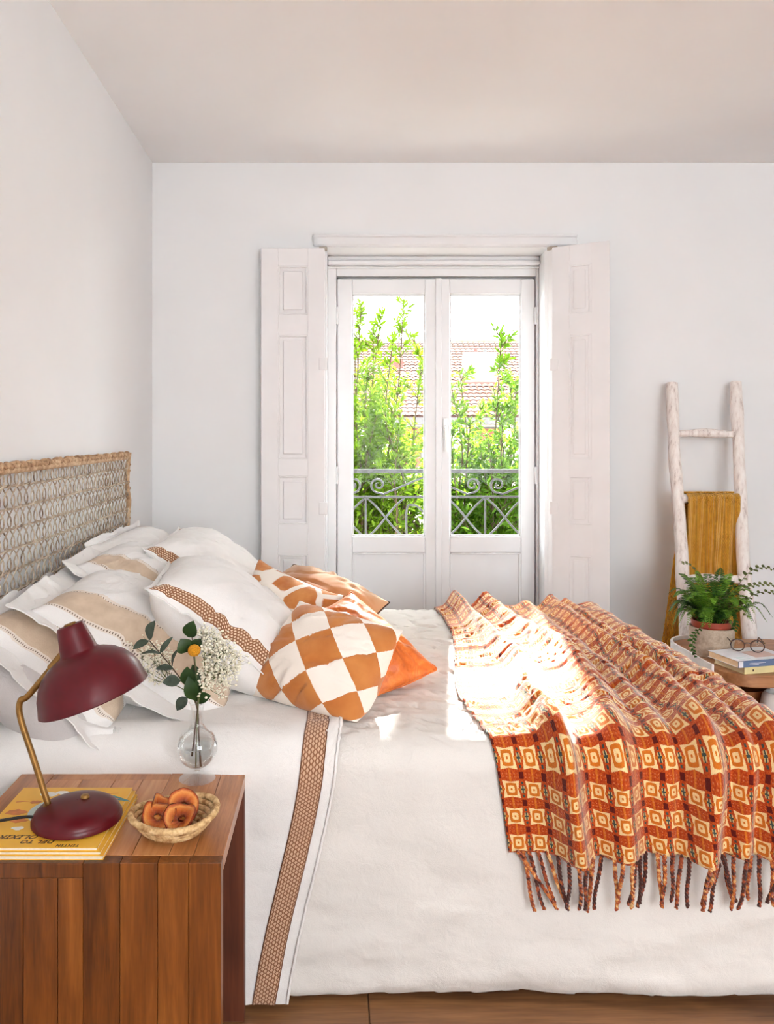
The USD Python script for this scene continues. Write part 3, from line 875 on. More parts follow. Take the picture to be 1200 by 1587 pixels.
euro = bag(0.56, 0.56, 0.14, 3, 56, 48)
low = bag(0.46, 0.42, 0.12, 4, 44, 36)
king = bag(0.62, 0.50, 0.16, 5, 56, 44)
king2 = bag(0.62, 0.52, 0.135, 9, 60, 48)
STR = lambda c, n_=7: [(c, c, 'hemstitch', 'hemstitch', 'row of dark hemstitch holes'), (c + 1, c + n_, 'beige_linen', 'beige_band', 'beige linen stripe'), (c + n_ + 1, c + n_ + 1, 'hemstitch', 'hemstitch', 'row of dark hemstitch holes')]
BAND = lambda c: [(c, c + 2, 'pillow_band', 'woven_band', 'brown woven band')]
# width runs from the far end (-) to the near end (+): column numbers count from the far end
pillow('sham_pillow', 'plain white pillow at the far corner of the headboard', 'pillow', king, 'sham_cotton', (-0.66, 2.96, 0.775), (0.0, -1, 0.0), slope(46), 0.3, 0.0, flange=0.04, seed=4)
pillow('sham_pillow', 'white pillow sham with a narrow beige stripe against the middle of the headboard', 'pillow', king, 'sham_cotton', (-0.60, 2.66, 0.775), (0.06, -1, 0.0), slope(40), 0.3, 0.0,
       bands=STR(44, 6), flange=0.05, seed=3, ruffle=0.015)
pillow('banded_pillow', 'white pillow with brown woven bands farthest from the nightstand behind the cushions', 'pillow', king2, 'sham_cotton', (-0.42, 2.84, 0.79), (0.02, -1, 0.0), slope(42), 0.25, 0.01,
       bands=BAND(56) + BAND(1), seed=6, flange=0.012, ruffle=0.002)
pillow('sham_pillow', 'white pillow sham with a wide beige stripe directly behind the lamp shade', 'pillow', euro, 'sham_cotton', (-0.53, 2.22, 0.735), (0.05, -1, -0.02), slope(35), 0.3, 0.0,
       bands=STR(43), flange=0.07, seed=2, ruffle=0.02)
sh_ = pillow('sham_pillow', 'white pillow sham with a beige stripe lowest beside the nightstand, its grey lining showing', 'pillow', low, 'sham_cotton', (-0.705, 2.07, 0.735), (0.05, -1, -0.02), slope(43), 0.2, 0.0,
       bands=STR(33, 6), flange=0.06, seed=1, ruffle=0.006)
lin_ = bag(0.30, 0.36, 0.12, 21, 30, 30)
X = clear_of(settle(posed(lin_['x'], (-0.715, 1.945, 0.675), (0.05, -1, -0.08), slope(43), 0.2, 0.0, 0.36), 0.60))
X[:, 2] += 0.003 * np.sin(X[:, 1] * 160 + X[:, 0] * 20)
put('inner_pillow', (X, np.vstack([lin_['top'], lin_['bot']])), 'sham_inner', sh_, smooth=True, label='grey inner pillow in the open end of the sham')
pillow('banded_pillow', 'plump white pillow with brown woven bands leaning in front behind the flowers', 'pillow', king2, 'sham_cotton', (-0.30, 2.31, 0.765), (0.12, -1, 0.02), slope(39), 0.25, 0.01,
       bands=BAND(56) + BAND(1), seed=5, flange=0.012, ruffle=0.002)

# cushion covers
g = Graph()
U, W = g.uv()
jag = (g.noise(g.vec((U + W) * 45.0, (U - W) * 3.0, 0.0), 2.0, 2.0) - 0.5) * 0.09
jag2 = (g.noise(g.vec((U + W) * 3.0, (U - W) * 45.0, 3.0), 2.0, 2.0) - 0.5) * 0.09
cu, cw = (U + W) * 3.1 + 0.25 + jag2 * 0.5, (U - W) * 3.1 + 0.35 + jag * 1.0
chk = (cu.floor() + cw.floor()).mod(2.0)
n = g.noise(g.pos(), 14.0, 3.0)
ora = g.ramp(n, [(0.3, lin(180, 104, 42)), (0.7, lin(200, 128, 62))])
finish('check_cloth', g, base_color=g.mix(chk, lin(238, 226, 214), ora), roughness=0.9, sheen_weight=0.2, normal=g.bump(g.noise(g.pos(), 260.0, 2.0), 0.1, 0.01))
g = Graph()
q = g.scale(g.pos(), 1.0, 1.0, 1.0)
n = g.noise(q, 22.0, 5.0, 0.65, 1.2)
c = g.ramp(n, [(0.25, lin(170, 76, 20)), (0.5, lin(204, 104, 34)), (0.75, lin(226, 138, 62))])
finish('orange_silk', g, base_color=c, roughness=0.42, sheen_weight=0.5, sheen_roughness=0.3, sheen_tint=(1, 0.8, 0.55), normal=g.bump(n, 0.25, 0.01))
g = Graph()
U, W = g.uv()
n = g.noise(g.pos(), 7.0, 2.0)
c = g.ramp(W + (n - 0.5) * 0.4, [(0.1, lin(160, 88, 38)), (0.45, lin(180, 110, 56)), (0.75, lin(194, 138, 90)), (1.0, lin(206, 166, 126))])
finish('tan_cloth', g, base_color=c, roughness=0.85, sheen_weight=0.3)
g = Graph()
U, W = g.uv()
vx = g.vec(U * 5.0, W * 5.0, 0.0)
d = g.node('voronoi_texture', 'distance', vector=vx, scale=1.0, feature='distance_to_edge', randomness=0.8)
n = g.noise(g.pos(), 20.0, 3.0)
ora = g.ramp(n, [(0.3, lin(184, 102, 42)), (0.7, lin(208, 140, 76))])
finish('patch_cloth', g, base_color=g.mix(g.smooth(d, 0.09, 0.13), lin(238, 228, 216), ora), roughness=0.9, sheen_weight=0.2)
plain('dark_piping', lin(70, 48, 38), 0.8)

sq = bag(0.40, 0.40, 0.15, 12, 44, 44)
sqc = bag(0.305, 0.27, 0.13, 13, 44, 40)
sq2 = bag(0.36, 0.36, 0.13, 14, 36, 36)
rect = bag(0.34, 0.23, 0.12, 16, 40, 30)
pillow('scatter_cushion', 'small white cushion with broken orange patches wedged between pillow and tan cushion', 'cushion', sq2, 'patch_cloth', (-0.165, 2.50, 0.70), (0.78, -0.60, -0.22), (-0.40, 0.42, 0.58), 0.35, 0.0, seed=10)
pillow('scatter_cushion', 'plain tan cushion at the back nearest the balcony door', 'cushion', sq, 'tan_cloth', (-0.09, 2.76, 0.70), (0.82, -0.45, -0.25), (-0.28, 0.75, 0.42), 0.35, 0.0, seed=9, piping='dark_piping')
pillow('scatter_cushion', 'shiny burnt orange oblong cushion nearest the throw', 'cushion', rect, 'orange_silk', (0.085, 2.25, 0.708), (0.66, -0.52, -0.50), (0.02, 0.72, 0.6), 0.35, 0.0, seed=8, piping='orange_silk')
pillow('scatter_cushion', 'white cushion with a large orange chequer pattern in front of the pillows', 'cushion', sqc, 'check_cloth', (-0.022, 2.035, 0.728), (0.83, -0.52, -0.13), (-0.10, 0.66, 0.68), 0.35, 0.0, seed=7)
# ------------------------------------------------------------------ headboard of woven cane
def cane(name, dark, mid, light):
    g = Graph()
    p = g.pos()
    n = g.noise(g.scale(p, 1, 1, 1), 34.0, 4.0, 0.65)
    c = g.ramp(n + (g.rand() - 0.5) * 0.12, [(0.28, dark), (0.48, mid), (0.68, light)])
    finish(name, g, base_color=c, roughness=0.7, normal=g.bump(g.noise(p, 160.0, 2.0), 0.2, 0.004))


cane('cane_grey', lin(108, 84, 66), lin(180, 160, 138), lin(216, 202, 182))
cane('cane_brown', lin(126, 88, 58), lin(184, 148, 112), lin(218, 190, 156))
hrng = np.random.default_rng(5)
HX = XL + 0.030
hb = thing('headboard', 'woven cane headboard with a braided top edge on the left wall', 'headboard', (HX, 2.5, 0.6))
HY0, HY1 = 1.70, 3.262
htop = lambda y: 1.237 + 0.025 * (y - HY0) / (HY1 - HY0)
for y in (HY0, HY1):
    L = np.linspace(0.30, htop(y) + 0.012, 40)
    put('post', tube(np.stack([HX + 0.003 * np.sin(L * 31), y + 0.004 * np.sin(L * 23 + y), L], -1), 0.0105 + 0.0015 * np.sin(L * 60), 9), 'cane_brown', hb, smooth=True)
    for ph in (0, PI):
        a = L * 95 + ph
        put('binding', tube(np.stack([HX + 0.0125 * np.cos(a[::1]), y + 0.0125 * np.sin(a), L], -1)[:: 1], 0.0022, 5), 'cane_brown', hb, smooth=True)
s = np.linspace(0, 1, 900); yy = HY0 + s * (HY1 - HY0)
for ph in (0, 2 * PI / 3, 4 * PI / 3):
    a = s * 190 + ph
    put('edge_braid', tube(np.stack([HX + 0.009 * np.sin(a), yy, htop(yy) + 0.004 + 0.008 * np.cos(a) * np.cos(a * 0.5 + ph)], -1), 0.0062 + 0.0015 * np.sin(s * 300 + ph), 7), 'cane_brown', hb, smooth=True)
put('top_rail', tube(np.stack([HX + 0 * yy[::20], yy[::20], htop(yy[::20]) - 0.006], -1), 0.011, 9), 'cane_brown', hb, smooth=True)
WEFT = [htop(HY0) - 0.052 - 0.0565 * k for k in range(15)]
for k, z in enumerate(WEFT):
    yq = np.linspace(HY0, HY1, 160)
    rise = 0.025 * (yq - HY0) / (HY1 - HY0) + 0.003 * fbm(np.stack([yq * 3, 0 * yq + k, 0 * yq], -1), 2, 5)
    a = yq * 62
    ms = [tube(np.stack([HX + sg * 0.0055 * np.cos(a), yq, z + rise + sg * 0.0024 * np.sin(a)], -1), 0.0025, 5) for sg in (-1, 1)]
    put('cross_cane', cat(ms), 'cane_grey', hb, smooth=True)
ns = int((HY1 - HY0) / 0.0225)
zz = np.linspace(0.34, 1.232, 90)
ph = (zz - WEFT[0]) / 0.0565 * PI
for k in range(ns):
    y0 = HY0 + (k + 0.5) * (HY1 - HY0) / ns
    sg = 1 if k % 2 else -1
    y = y0 + 0.0112 + 0.0215 * sg * np.sin(ph) * 0.5 * 2 + 0.0025 * fbm(np.stack([zz * 5, 0 * zz + k, 0 * zz], -1), 2, 6)
    x = HX + 0.0045 * sg * np.cos(ph)
    put('upright_cane', tube(np.stack([x, np.clip(y, HY0, HY1), zz + 0.025 * (y0 - HY0) / (HY1 - HY0)], -1), 0.0018 + 0.0005 * hrng.random(), 5), 'cane_grey', hb, smooth=True)

# ------------------------------------------------------------------ nightstand
NX0, NX1, NY0, NY1, NZ, NT_ = -0.716, -0.203, 1.393, 1.776, 0.55, 0.028
ns_ = thing('nightstand', 'reddish brown wooden plank nightstand beside the bed', 'nightstand', ((NX0 + NX1) / 2, (NY0 + NY1) / 2, 0))
cuts = [NX0, -0.622, -0.560, -0.498, -0.452, -0.386, -0.318, -0.262, NX1]
for a, b in zip(cuts[:-1], cuts[1:]):
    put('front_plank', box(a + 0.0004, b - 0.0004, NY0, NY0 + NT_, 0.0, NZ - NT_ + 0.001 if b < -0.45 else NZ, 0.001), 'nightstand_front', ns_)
put('front_cap', box(NX0, -0.4525, NY0 - 0.0006, NY0 + NT_ - 0.001, NZ - NT_ + 0.0015, NZ, 0.001), 'nightstand_front', ns_)
cuts = [NX0, -0.640, -0.566, -0.492, -0.430, -0.372, -0.304, -0.258, NX1]
for k, (a, b) in enumerate(zip(cuts[:-1], cuts[1:])):
    end = NY1 - (0.032 if 1 <= k <= 4 else 0.0)
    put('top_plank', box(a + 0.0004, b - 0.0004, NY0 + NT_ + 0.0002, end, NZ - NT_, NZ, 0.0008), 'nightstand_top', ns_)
put('end_strip', box(-0.6395, -0.3725, NY1 - 0.0315, NY1, NZ - NT_, NZ - 0.0003, 0.0012), 'nightstand_top', ns_)
for a, b in ((NX0, -0.55), (-0.55, -0.38), (-0.38, NX1)):
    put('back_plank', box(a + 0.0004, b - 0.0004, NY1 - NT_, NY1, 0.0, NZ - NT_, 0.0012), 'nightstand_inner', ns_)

# ------------------------------------------------------------------ magazines under the lamp
plain('cover_yellow', lin(240, 184, 62), 0.35, var=0.05, scale=9.0)
plain('paper_edge', lin(226, 214, 196), 0.8, var=0.06, scale=200.0)
plain('print_teal', lin(70, 134, 138), 0.35, var=0.15, scale=40.0)
plain('print_pale', lin(196, 214, 212), 0.35, var=0.06, scale=25.0)
plain('print_rust', lin(206, 120, 56), 0.4, var=0.2, scale=50.0)
plain('print_dark', lin(66, 42, 30), 0.4)
plain('print_white', lin(240, 236, 228), 0.4)


def magazine(label, x0, x1, y0, y1, z, th, printed=False):
    t = thing('magazine', label, 'magazine', ((x0 + x1) / 2, (y0 + y1) / 2, z), 'magazines under the lamp')
    put('pages', box(x0 + 0.002, x1 - 0.002, y0 + 0.002, y1 - 0.002, z + 0.0006, z + th - 0.0006), 'paper_edge', t)
    put('cover', cat([box(x0, x1, y0, y1, z, z + 0.0006), box(x0, x1, y0, y1, z + th - 0.0006, z + th)]), 'cover_yellow', t)
    if printed:
        zc = z + th
        cx, cy = -0.525, 1.552
        a = np.linspace(0, 2 * PI, 60)

        def flat(poly, h, nm, mt):
            from shapely.geometry import Polygon
            put(nm, trimesh.creation.extrude_polygon(Polygon(poly).buffer(0), 0.0002, engine='earcut').apply_translation([0, 0, zc + h]), mt, t, smooth=False)
        flat([(cx + 0.086 * math.cos(q), cy + 0.068 * math.sin(q)) for q in a], 0.0, 'printed_disc', 'print_pale')
        flat([(cx - 0.05 + 0.155 * q, cy + 0.042 + 0.034 * math.sin(q * PI)) for q in np.linspace(0, 1, 20)] + [(cx + 0.105 - 0.155 * q, cy + 0.040 + 0.012 * math.sin(q * PI)) for q in np.linspace(0, 1, 20)], 0.00025, 'printed_wave', 'print_teal')
        for (bx, by, s_, mt) in ((-0.635, 1.545, 0.022, 'print_rust'), (-0.618, 1.512, 0.018, 'print_rust'), (-0.600, 1.625, 0.020, 'print_white'), (-0.572, 1.632, 0.014, 'print_white'), (-0.605, 1.48, 0.012, 'print_white'), (-0.612, 1.588, 0.012, 'print_rust')):
            r_ = np.random.default_rng(int(abs(bx) * 1e4))
            flat([(bx + s_ * (0.7 + 0.5 * r_.random()) * math.cos(q), by + s_ * 0.6 * (0.7 + 0.5 * r_.random()) * math.sin(q)) for q in np.linspace(0, 2 * PI, 13)[:-1]], 0.0003, 'printed_shape', mt)
        for (bx, by, l_, ang) in ((-0.475, 1.628, 0.042, 0.12), (-0.462, 1.604, 0.03, 0.1), (-0.635, 1.592, 0.036, 0.16)):
            d = np.array([math.cos(ang), math.sin(ang)]); q = np.array([-d[1], d[0]]); o = np.array([bx, by])
            flat([o - d * l_ / 2 - q * 0.0022, o + d * l_ / 2 - q * 0.001, o + d * l_ / 2 + q * 0.001, o - d * l_ / 2 + q * 0.0022], 0.0003, 'printed_stroke', 'print_rust')
        for (txt, hgt, cxx, yy_, sk) in (('TINTIN', 0.0075, -0.488, 1.4125, 0.15), ('DEL TO', 0.011, -0.548, 1.4245, 0.25), ('OLIXIK', 0.013, -0.592, 1.441, 0.35)):
            m = meshkit.text_mesh(txt, hgt, 0.0003, bold=True)
            m.vertices[:, 0] += m.vertices[:, 1] * sk
            m.vertices[:, 0] -= m.bounds.mean(0)[0]
            m.vertices[:, 0] *= 1.15
            m.vertices[:, :2] *= -1                                     # read from the head of the bed: upside down from here
            m.apply_translation([cxx, yy_ + hgt, zc])
            put('lettering', m, 'print_dark', t, smooth=False)


magazine('yellow magazine at the bottom of the pile, a sliver showing at its right edge', -0.655, -0.419, 1.404, 1.652, NZ, 0.0075)
magazine('yellow magazine in the middle of the pile under the lamp', -0.662, -0.424, 1.406, 1.655, NZ + 0.0077, 0.006)
magazine('yellow illustrated magazine on top of the pile, lying under the lamp base', -0.664, -0.431, 1.409, 1.657, NZ + 0.0139, 0.006, True)
MZ = NZ + 0.0203

# ------------------------------------------------------------------ desk lamp
g = Graph()
n = g.noise(g.pos(), 40.0, 3.0)
finish('burgundy_enamel', g, base_color=g.ramp(n, [(0.3, lin(80, 6, 17)), (0.7, lin(90, 9, 21))]), roughness=0.36, coat_weight=0.12, coat_roughness=0.14, specular_ior_level=0.28)
plain('lamp_inside', lin(230, 222, 214), 0.6)
plain('aged_brass', lin(150, 112, 62), 0.36, 0.85, var=0.25, scale=60.0)
plain('black_cord', lin(20, 18, 18), 0.5)
plain('bulb_glass', (0.9, 0.88, 0.84), 0.3)
LB = np.array([-0.503, 1.516, MZ])
lp = thing('desk_lamp', 'burgundy desk lamp with a bent brass stem on the nightstand', 'lamp', LB)
R_ = 0.0855
prof = [(0.001, 0), (R_ - 0.004, 0), (R_, 0.002), (R_, 0.008), (R_ - 0.003, 0.012)] + [((R_ - 0.003) * math.cos(q), 0.012 + 0.026 * math.sin(q)) for q in np.linspace(0.05, PI / 2 - 0.02, 16)] + [(0.001, 0.038)]
put('base', lathe(prof, 72, LB), 'burgundy_enamel', lp, smooth=40)
put('base_button', lathe([(0.001, 0.0), (0.008, 0.0), (0.009, 0.003), (0.007, 0.007), (0.001, 0.008)], 24, LB + [0.012, 0.010, 0.0365]), 'aged_brass', lp)
sx = np.array([-0.0545, -0.004, 0.0])
foot = LB + sx + [0, 0, 0.028]
bendp = P(27, 1098, 1.514)
topj = P(101, 1010, 1.512)
stem = [foot, foot + (bendp - foot) * 0.5, foot + (bendp - foot) * 0.90, bendp + [0.0055, 0, 0.014], bendp + (topj - bendp) * 0.22, bendp + (topj - bendp) * 0.6, topj]
put('stem', tube(spline(stem, 60), 0.0062, 14), 'aged_brass', lp, smooth=True)
put('stem_collar', lathe([(0.006, 0), (0.0105, 0), (0.0115, 0.003), (0.0105, 0.006), (0.006, 0.007)], 24, foot + [0, 0, -0.004]), 'aged_brass', lp)
d = (topj - bendp) / np.linalg.norm(topj - bendp)
put('swivel_sleeve', tube([topj - d * 0.046, topj - d * 0.044, topj - d * 0.002, topj], [0.0065, 0.0085, 0.0085, 0.007], 16), 'aged_brass', lp)
SA = np.array([-0.33, 0.02, 0.944]); SA /= np.linalg.norm(SA)     # the shade's axis, from its rim to its cap
RC = P(146, 1079, 1.502)                                        # centre of the rim
SR = axes(SA)
rr = 0.1045
prof = [(rr - 0.004, 0.001), (rr, -0.002), (rr + 0.0025, 0.0), (rr + 0.0015, 0.004), (rr - 0.0005, 0.012), (rr - 0.004, 0.030), (rr - 0.012, 0.049), (rr - 0.024, 0.065), (rr - 0.040, 0.078), (rr - 0.056, 0.0855), (0.040, 0.0885), (0.0365, 0.0915),
        (0.0355, 0.094), (0.0315, 0.115), (0.0275, 0.136), (0.0262, 0.143), (0.0240, 0.1455), (0.001, 0.1465)]
put('shade', lathe(prof, 80, RC, SR), 'burgundy_enamel', lp, smooth=35)
inner = [(rr - 0.004, 0.001), (rr - 0.004, 0.012), (rr - 0.008, 0.029), (rr - 0.016, 0.047), (rr - 0.028, 0.062), (rr - 0.044, 0.074), (0.040, 0.082), (0.001, 0.084)]
m = lathe(inner, 64, RC, SR); m.invert()
put('shade_lining', m, 'lamp_inside', lp, smooth=35)
put('shade_cap', lathe([(0.001, 0), (0.0115, 0), (0.0118, 0.002), (0.0105, 0.0035), (0.001, 0.004)], 28, RC + SA * 0.146 + SR @ np.array([0.002, -0.004, 0]), SR), 'aged_brass', lp)
put('bulb', ball(RC + SA * 0.04, 0.024, 3, (1, 1, 1.15)), 'bulb_glass', lp, smooth=True)
sd = RC + SA * 0.106 + SR @ np.array([-0.031, 0, 0])
put('swivel_knob', tube([topj, topj + (sd - topj) * 0.5, sd], [0.0055, 0.004, 0.005], 12), 'black_cord', lp, smooth=True)
cs = LB + [-0.064, -0.026, 0.016]
put('cord_grommet', tube([cs + [0.012, 0.003, -0.001], cs, cs - [0.006, 0, 0]], [0.005, 0.0055, 0.004], 12), 'black_cord', lp, smooth=True)
put('cord', tube(spline([cs, cs + [-0.03, 0.004, -0.001], cs + [-0.075, 0.0, -0.006], cs + [-0.12, -0.004, -0.011], cs + [-0.19, 0.0, -0.012], [NX0 - 0.012, 1.47, NZ + 0.006], [NX0 - 0.024, 1.48, NZ - 0.05], [NX0 - 0.03, 1.52, 0.25], [NX0 - 0.05, 1.6, 0.01]], 80), 0.003, 8), 'black_cord', lp, smooth=True)

# ------------------------------------------------------------------ coiled basket with dried fruit
g = Graph()
p = g.pos()
n = g.noise(p, 60.0, 4.0, 0.6)
c = g.ramp(n + (g.rand() - 0.5) * 0.2, [(0.28, lin(160, 114, 66)), (0.5, lin(218, 182, 130)), (0.7, lin(238, 212, 168))])
finish('raffia', g, base_color=c, roughness=0.8, normal=g.bump(g.noise(p, 200.0, 3.0), 0.25, 0.005))
BC = np.array([(272 - CX) / 792.0, 1.502, NZ])
bw_ = thing('basket_bowl', 'small coiled straw bowl on the nightstand holding dried fruit', 'bowl', BC)
coils = [(0.016, 0.004), (0.028, 0.004), (0.040, 0.0045), (0.050, 0.009), (0.058, 0.016), (0.065, 0.024), (0.0715, 0.032), (0.078, 0.040)]
brng = np.random.default_rng(3)
tilt = lambda x, y: 0.006 * x / 0.08 + 0.006 * math.sin(0)
for k, (r, z) in enumerate(coils):
    nn = int(2 * PI * r / 0.0058)
    a = np.linspace(0, 2 * PI, nn * 6, endpoint=False)
    wr = 0.0050 if k < 7 else 0.0060
    rad = wr * (1 + 0.10 * np.abs(np.sin(a * nn / 2)))
    rx, ry = r * 1.06, r * 0.93
    warp = 0.005 * (r / 0.08) ** 3 * np.sin(2 * a + 0.8) + 0.004 * (r / 0.08) ** 2 * np.cos(a)
    c = np.stack([BC[0] + rx * np.cos(a), BC[1] + ry * np.sin(a), BC[2] + 0.0015 + z + warp * 1.0], -1)
    c = np.vstack([c, c[:1]])
    put('coil' if k < 7 else 'rim_coil', tube(c, np.append(rad, rad[0]), 8, False), 'raffia', bw_, smooth=True)
put('bottom', lathe([(0.001, 0.0015), (0.022, 0.001), (0.023, 0.006), (0.001, 0.006)], 24, BC), 'raffia', bw_)

g = Graph()
U, W = g.uv()
n = g.noise(g.pos(), 120.0, 4.0, 0.6)
c = g.ramp(U + (n - 0.5) * 0.25, [(0.0, lin(120, 50, 18)), (0.2, lin(160, 66, 20)), (0.5, lin(206, 108, 38)), (0.75, lin(226, 152, 76)), (0.9, lin(186, 84, 34)), (1.0, lin(122, 40, 20))])
finish('dried_fruit', g, base_color=c, roughness=0.45, specular_ior_level=0.5, subsurface_weight=0.15, subsurface_scale=0.004, normal=g.bump(n, 0.5, 0.004))


def slice_(label, center, nrm, r, curl, seed):
    """A dried fruit ring: curled, with a hole and an uneven rim."""
    R3 = axes(nrm)
    a = np.linspace(0, 2 * PI, 64, endpoint=False)
    s = np.linspace(0, 1, 12)
    rr_ = np.random.default_rng(seed)
    top, bot = [], []
    for q in s:
        rad = 0.0075 + (r - 0.0075) * q
        rad = rad * (1 + 0.07 * q * np.sin(2 * a + seed) + 0.02 * q * np.sin(5 * a + 2 * seed))
        x, y = rad * np.cos(a), rad * np.sin(a)
        Rb = r / (abs(curl) * 1.5 + 1e-3); bn = x / Rb
        x, z0_ = Rb * np.sin(bn), math.copysign(1, curl) * Rb * (1 - np.cos(bn))
        z = z0_ + 0.16 * r * q**2 * np.sin(2 * a + seed * 1.7) + 0.0007 * np.sin(9 * a + q * 5)
        th = 0.0026 + 0.0018 * math.sin(PI * min(q * 1.05, 1)) + 0.0010 * (q > 0.85)
        top.append(np.stack([x, y, z + th], -1)); bot.append(np.stack([x, y, z - th], -1))
    g_ = np.stack(top + bot[::-1] + [top[0]], 0)
    vv = g_.reshape(-1, 3) @ R3.T + center
    ff = grid_faces(len(g_), 64, True)
    uq = np.concatenate([s, s[::-1], s[:1]])
    uvq = np.stack([np.repeat(uq, 64), np.tile(a / (2 * PI), len(g_))], -1)
    m = put('dried_fruit_slice', (vv, ff), 'dried_fruit', smooth=True, uv=uvq, label=label, cat='dried fruit', group='dried fruit slices in the straw bowl')


slice_('curled dried fruit slice standing at the left side of the straw bowl', BC + [-0.030, -0.008, 0.034], (0.30, -0.48, 0.82), 0.034, 0.55, 1)
slice_('dried fruit slice with an open core in front at the right of the straw bowl', BC + [0.018, -0.016, 0.034], (-0.20, -0.45, 0.87), 0.034, 0.6, 2)
slice_('dried fruit slice leaning against the back of the straw bowl', BC + [0.014, 0.022, 0.042], (0.1, -0.60, 0.78), 0.033, 0.5, 3)
slice_('flat dried fruit slice lying underneath the others in the straw bowl', BC + [-0.012, 0.004, 0.020], (0.05, -0.1, 1), 0.032, 0.15, 4)
slice_('dark rolled dried fruit slice at the left back of the straw bowl', BC + [-0.034, 0.020, 0.040], (0.55, -0.4, 0.72), 0.027, 0.8, 5)

# ------------------------------------------------------------------ vase and flowers
g = Graph()
t_ = g.node('transparent_bsdf', 'BSDF', color=(0.985, 0.99, 0.99)); r_ = g.node('glossy_bsdf', 'BSDF', color=(1, 1, 1), roughness=0.01)
s_ = g.node('mix_closure', 'closure', fac=g.math('power', g.node('layer_weight', 'facing', blend=0.5), 2.2) * 0.8 + 0.035, closure1=t_, closure2=r_)
MAT['clear_glass'] = usdkit.material(stage, '/World/Looks/clear_glass', g.n, g.l, surface=s_.ref)
g = Graph()
s_ = g.node('principled_bsdf', 'BSDF', base_color=(0.97, 0.985, 0.98), roughness=0.0, ior=1.12, transmission_weight=1.0)
MAT['water'] = usdkit.material(stage, '/World/Looks/water', g.n, g.l, surface=s_.ref)
VB = np.array([(306 - CX) / 686.0, 1.748, NZ])
vs = thing('bud_vase', 'clear glass bud vase with a round bulb on a small foot, half full of water', 'vase', VB)
rb, zb = 0.0465, 0.072
outer = [(0.001, 0.003), (0.030, 0.0015), (0.0395, 0.0), (0.041, 0.0015), (0.0395, 0.003), (0.020, 0.009), (0.008, 0.015), (0.0055, 0.020), (0.0075, 0.0255)]
outer += [(rb * math.cos(q), zb + rb * math.sin(q)) for q in np.linspace(-1.40, 1.05, 22)]
outer += [(0.0180, 0.118), (0.0145, 0.127), (0.0135, 0.140), (0.0142, 0.158), (0.0165, 0.170), (0.0200, 0.1745)]
inner_ = [(0.0188, 0.1750), (0.0150, 0.169), (0.0128, 0.158), (0.0120, 0.140), (0.0130, 0.127), (0.0165, 0.1165)] + [((rb - 0.0018) * math.cos(q), zb + (rb - 0.0018) * math.sin(q)) for q in np.linspace(1.05, -1.50, 22)] + [(0.001, zb - rb + 0.002)]
put('glass', lathe(outer + inner_, 64, VB), 'clear_glass', vs, smooth=50)
wl = 0.078
rw = rb - 0.0022
qa = math.asin((wl - zb) / rw)
wp = [(0.001, zb - rw)] + [(rw * math.cos(q), zb + rw * math.sin(q)) for q in np.linspace(-1.5, qa, 18)] + [(0.001, wl)]
put('water', lathe(wp, 48, VB), 'water', vs, smooth=40, label='clear water filling the lower half of the bulb')


def leafmat(name, a, b, trans=(0.2, 0.3, 0.05), t=0.25, rough=0.5, scale=40.0):
    g = Graph()
    n = g.noise(g.pos(), scale, 3.0)
    c = g.ramp(n + (g.rand() - 0.5) * 0.25, [(0.3, a), (0.7, b)])
    s1 = g.node('principled_bsdf', 'BSDF', base_color=c, roughness=rough, specular_ior_level=0.35)
    s2 = g.node('translucent_bsdf', 'BSDF', color=trans)
    m = g.node('mix_closure', 'closure', fac=t, closure1=s1, closure2=s2)
    MAT[name] = usdkit.material(stage, '/World/Looks/' + name, g.n, g.l, surface=m.ref)


leafmat('eucalyptus_leaf', lin(46, 56, 46), lin(84, 96, 82), (0.12, 0.18, 0.08), 0.12, 0.55)
leafmat('round_leaf', lin(24, 44, 22), lin(50, 76, 34), (0.12, 0.22, 0.04), 0.15, 0.45)
plain('stem_brown', lin(84, 62, 46), 0.7, var=0.2, scale=60)
plain('stem_green', lin(98, 104, 62), 0.7, var=0.2, scale=60)
plain('craspedia_yellow', lin(232, 158, 30), 0.9, var=0.25, scale=500.0, bump=0.9, bscale=700.0, bdist=0.004)
plain('floret_white', lin(238, 232, 212), 0.85, var=0.05, scale=300)


def leaf(base, tip, up, width, fold=0.15, n=7, curl=0.1, shape=0.9):
    """A thin, slightly folded leaf blade from base to tip: two skins."""
    base, tip, up = (np.asarray(q, float) for q in (base, tip, up))
    d = tip - base; L = np.linalg.norm(d); d /= L
    up = up - d * up.dot(d); up /= np.linalg.norm(up); sd = np.cross(d, up)
    t = np.linspace(0, 1, n); w_ = width * 0.5 * np.sin(PI * t**shape) ** 0.8 + 0.0004
    rows_ = []
    for k in range(n):
        c = base + d * L * t[k] + up * curl * L * math.sin(PI * t[k])
        for q in (-1, -0.5, 0, 0.5, 1): rows_.append(c + sd * w_[k] * q + up * fold * w_[k] * abs(q))
    v_ = np.array(rows_); v2 = v_ - up * 0.0004
    f_ = grid_faces(n, 5); k = len(v_)
    return trimesh.Trimesh(np.vstack([v_, v2]), np.vstack([f_, f_[:, ::-1] + k]), process=False)


VD = VB[1]
mouth = VB + [0, 0, 0.172]


def stem_pts(top, lean, low, n=30):
    """A stem from the bottom of the bulb through the mouth to its top."""
    m_ = mouth + lean
    return spline([VB + low, VB + (np.asarray(low) + [0, 0, 0.0]) * 0.5 + [0, 0, 0.08] * np.array([1, 1, 1]) , m_, m_ + (np.asarray(top) - m_) * 0.45 + [0, 0, 0.008], top], n)


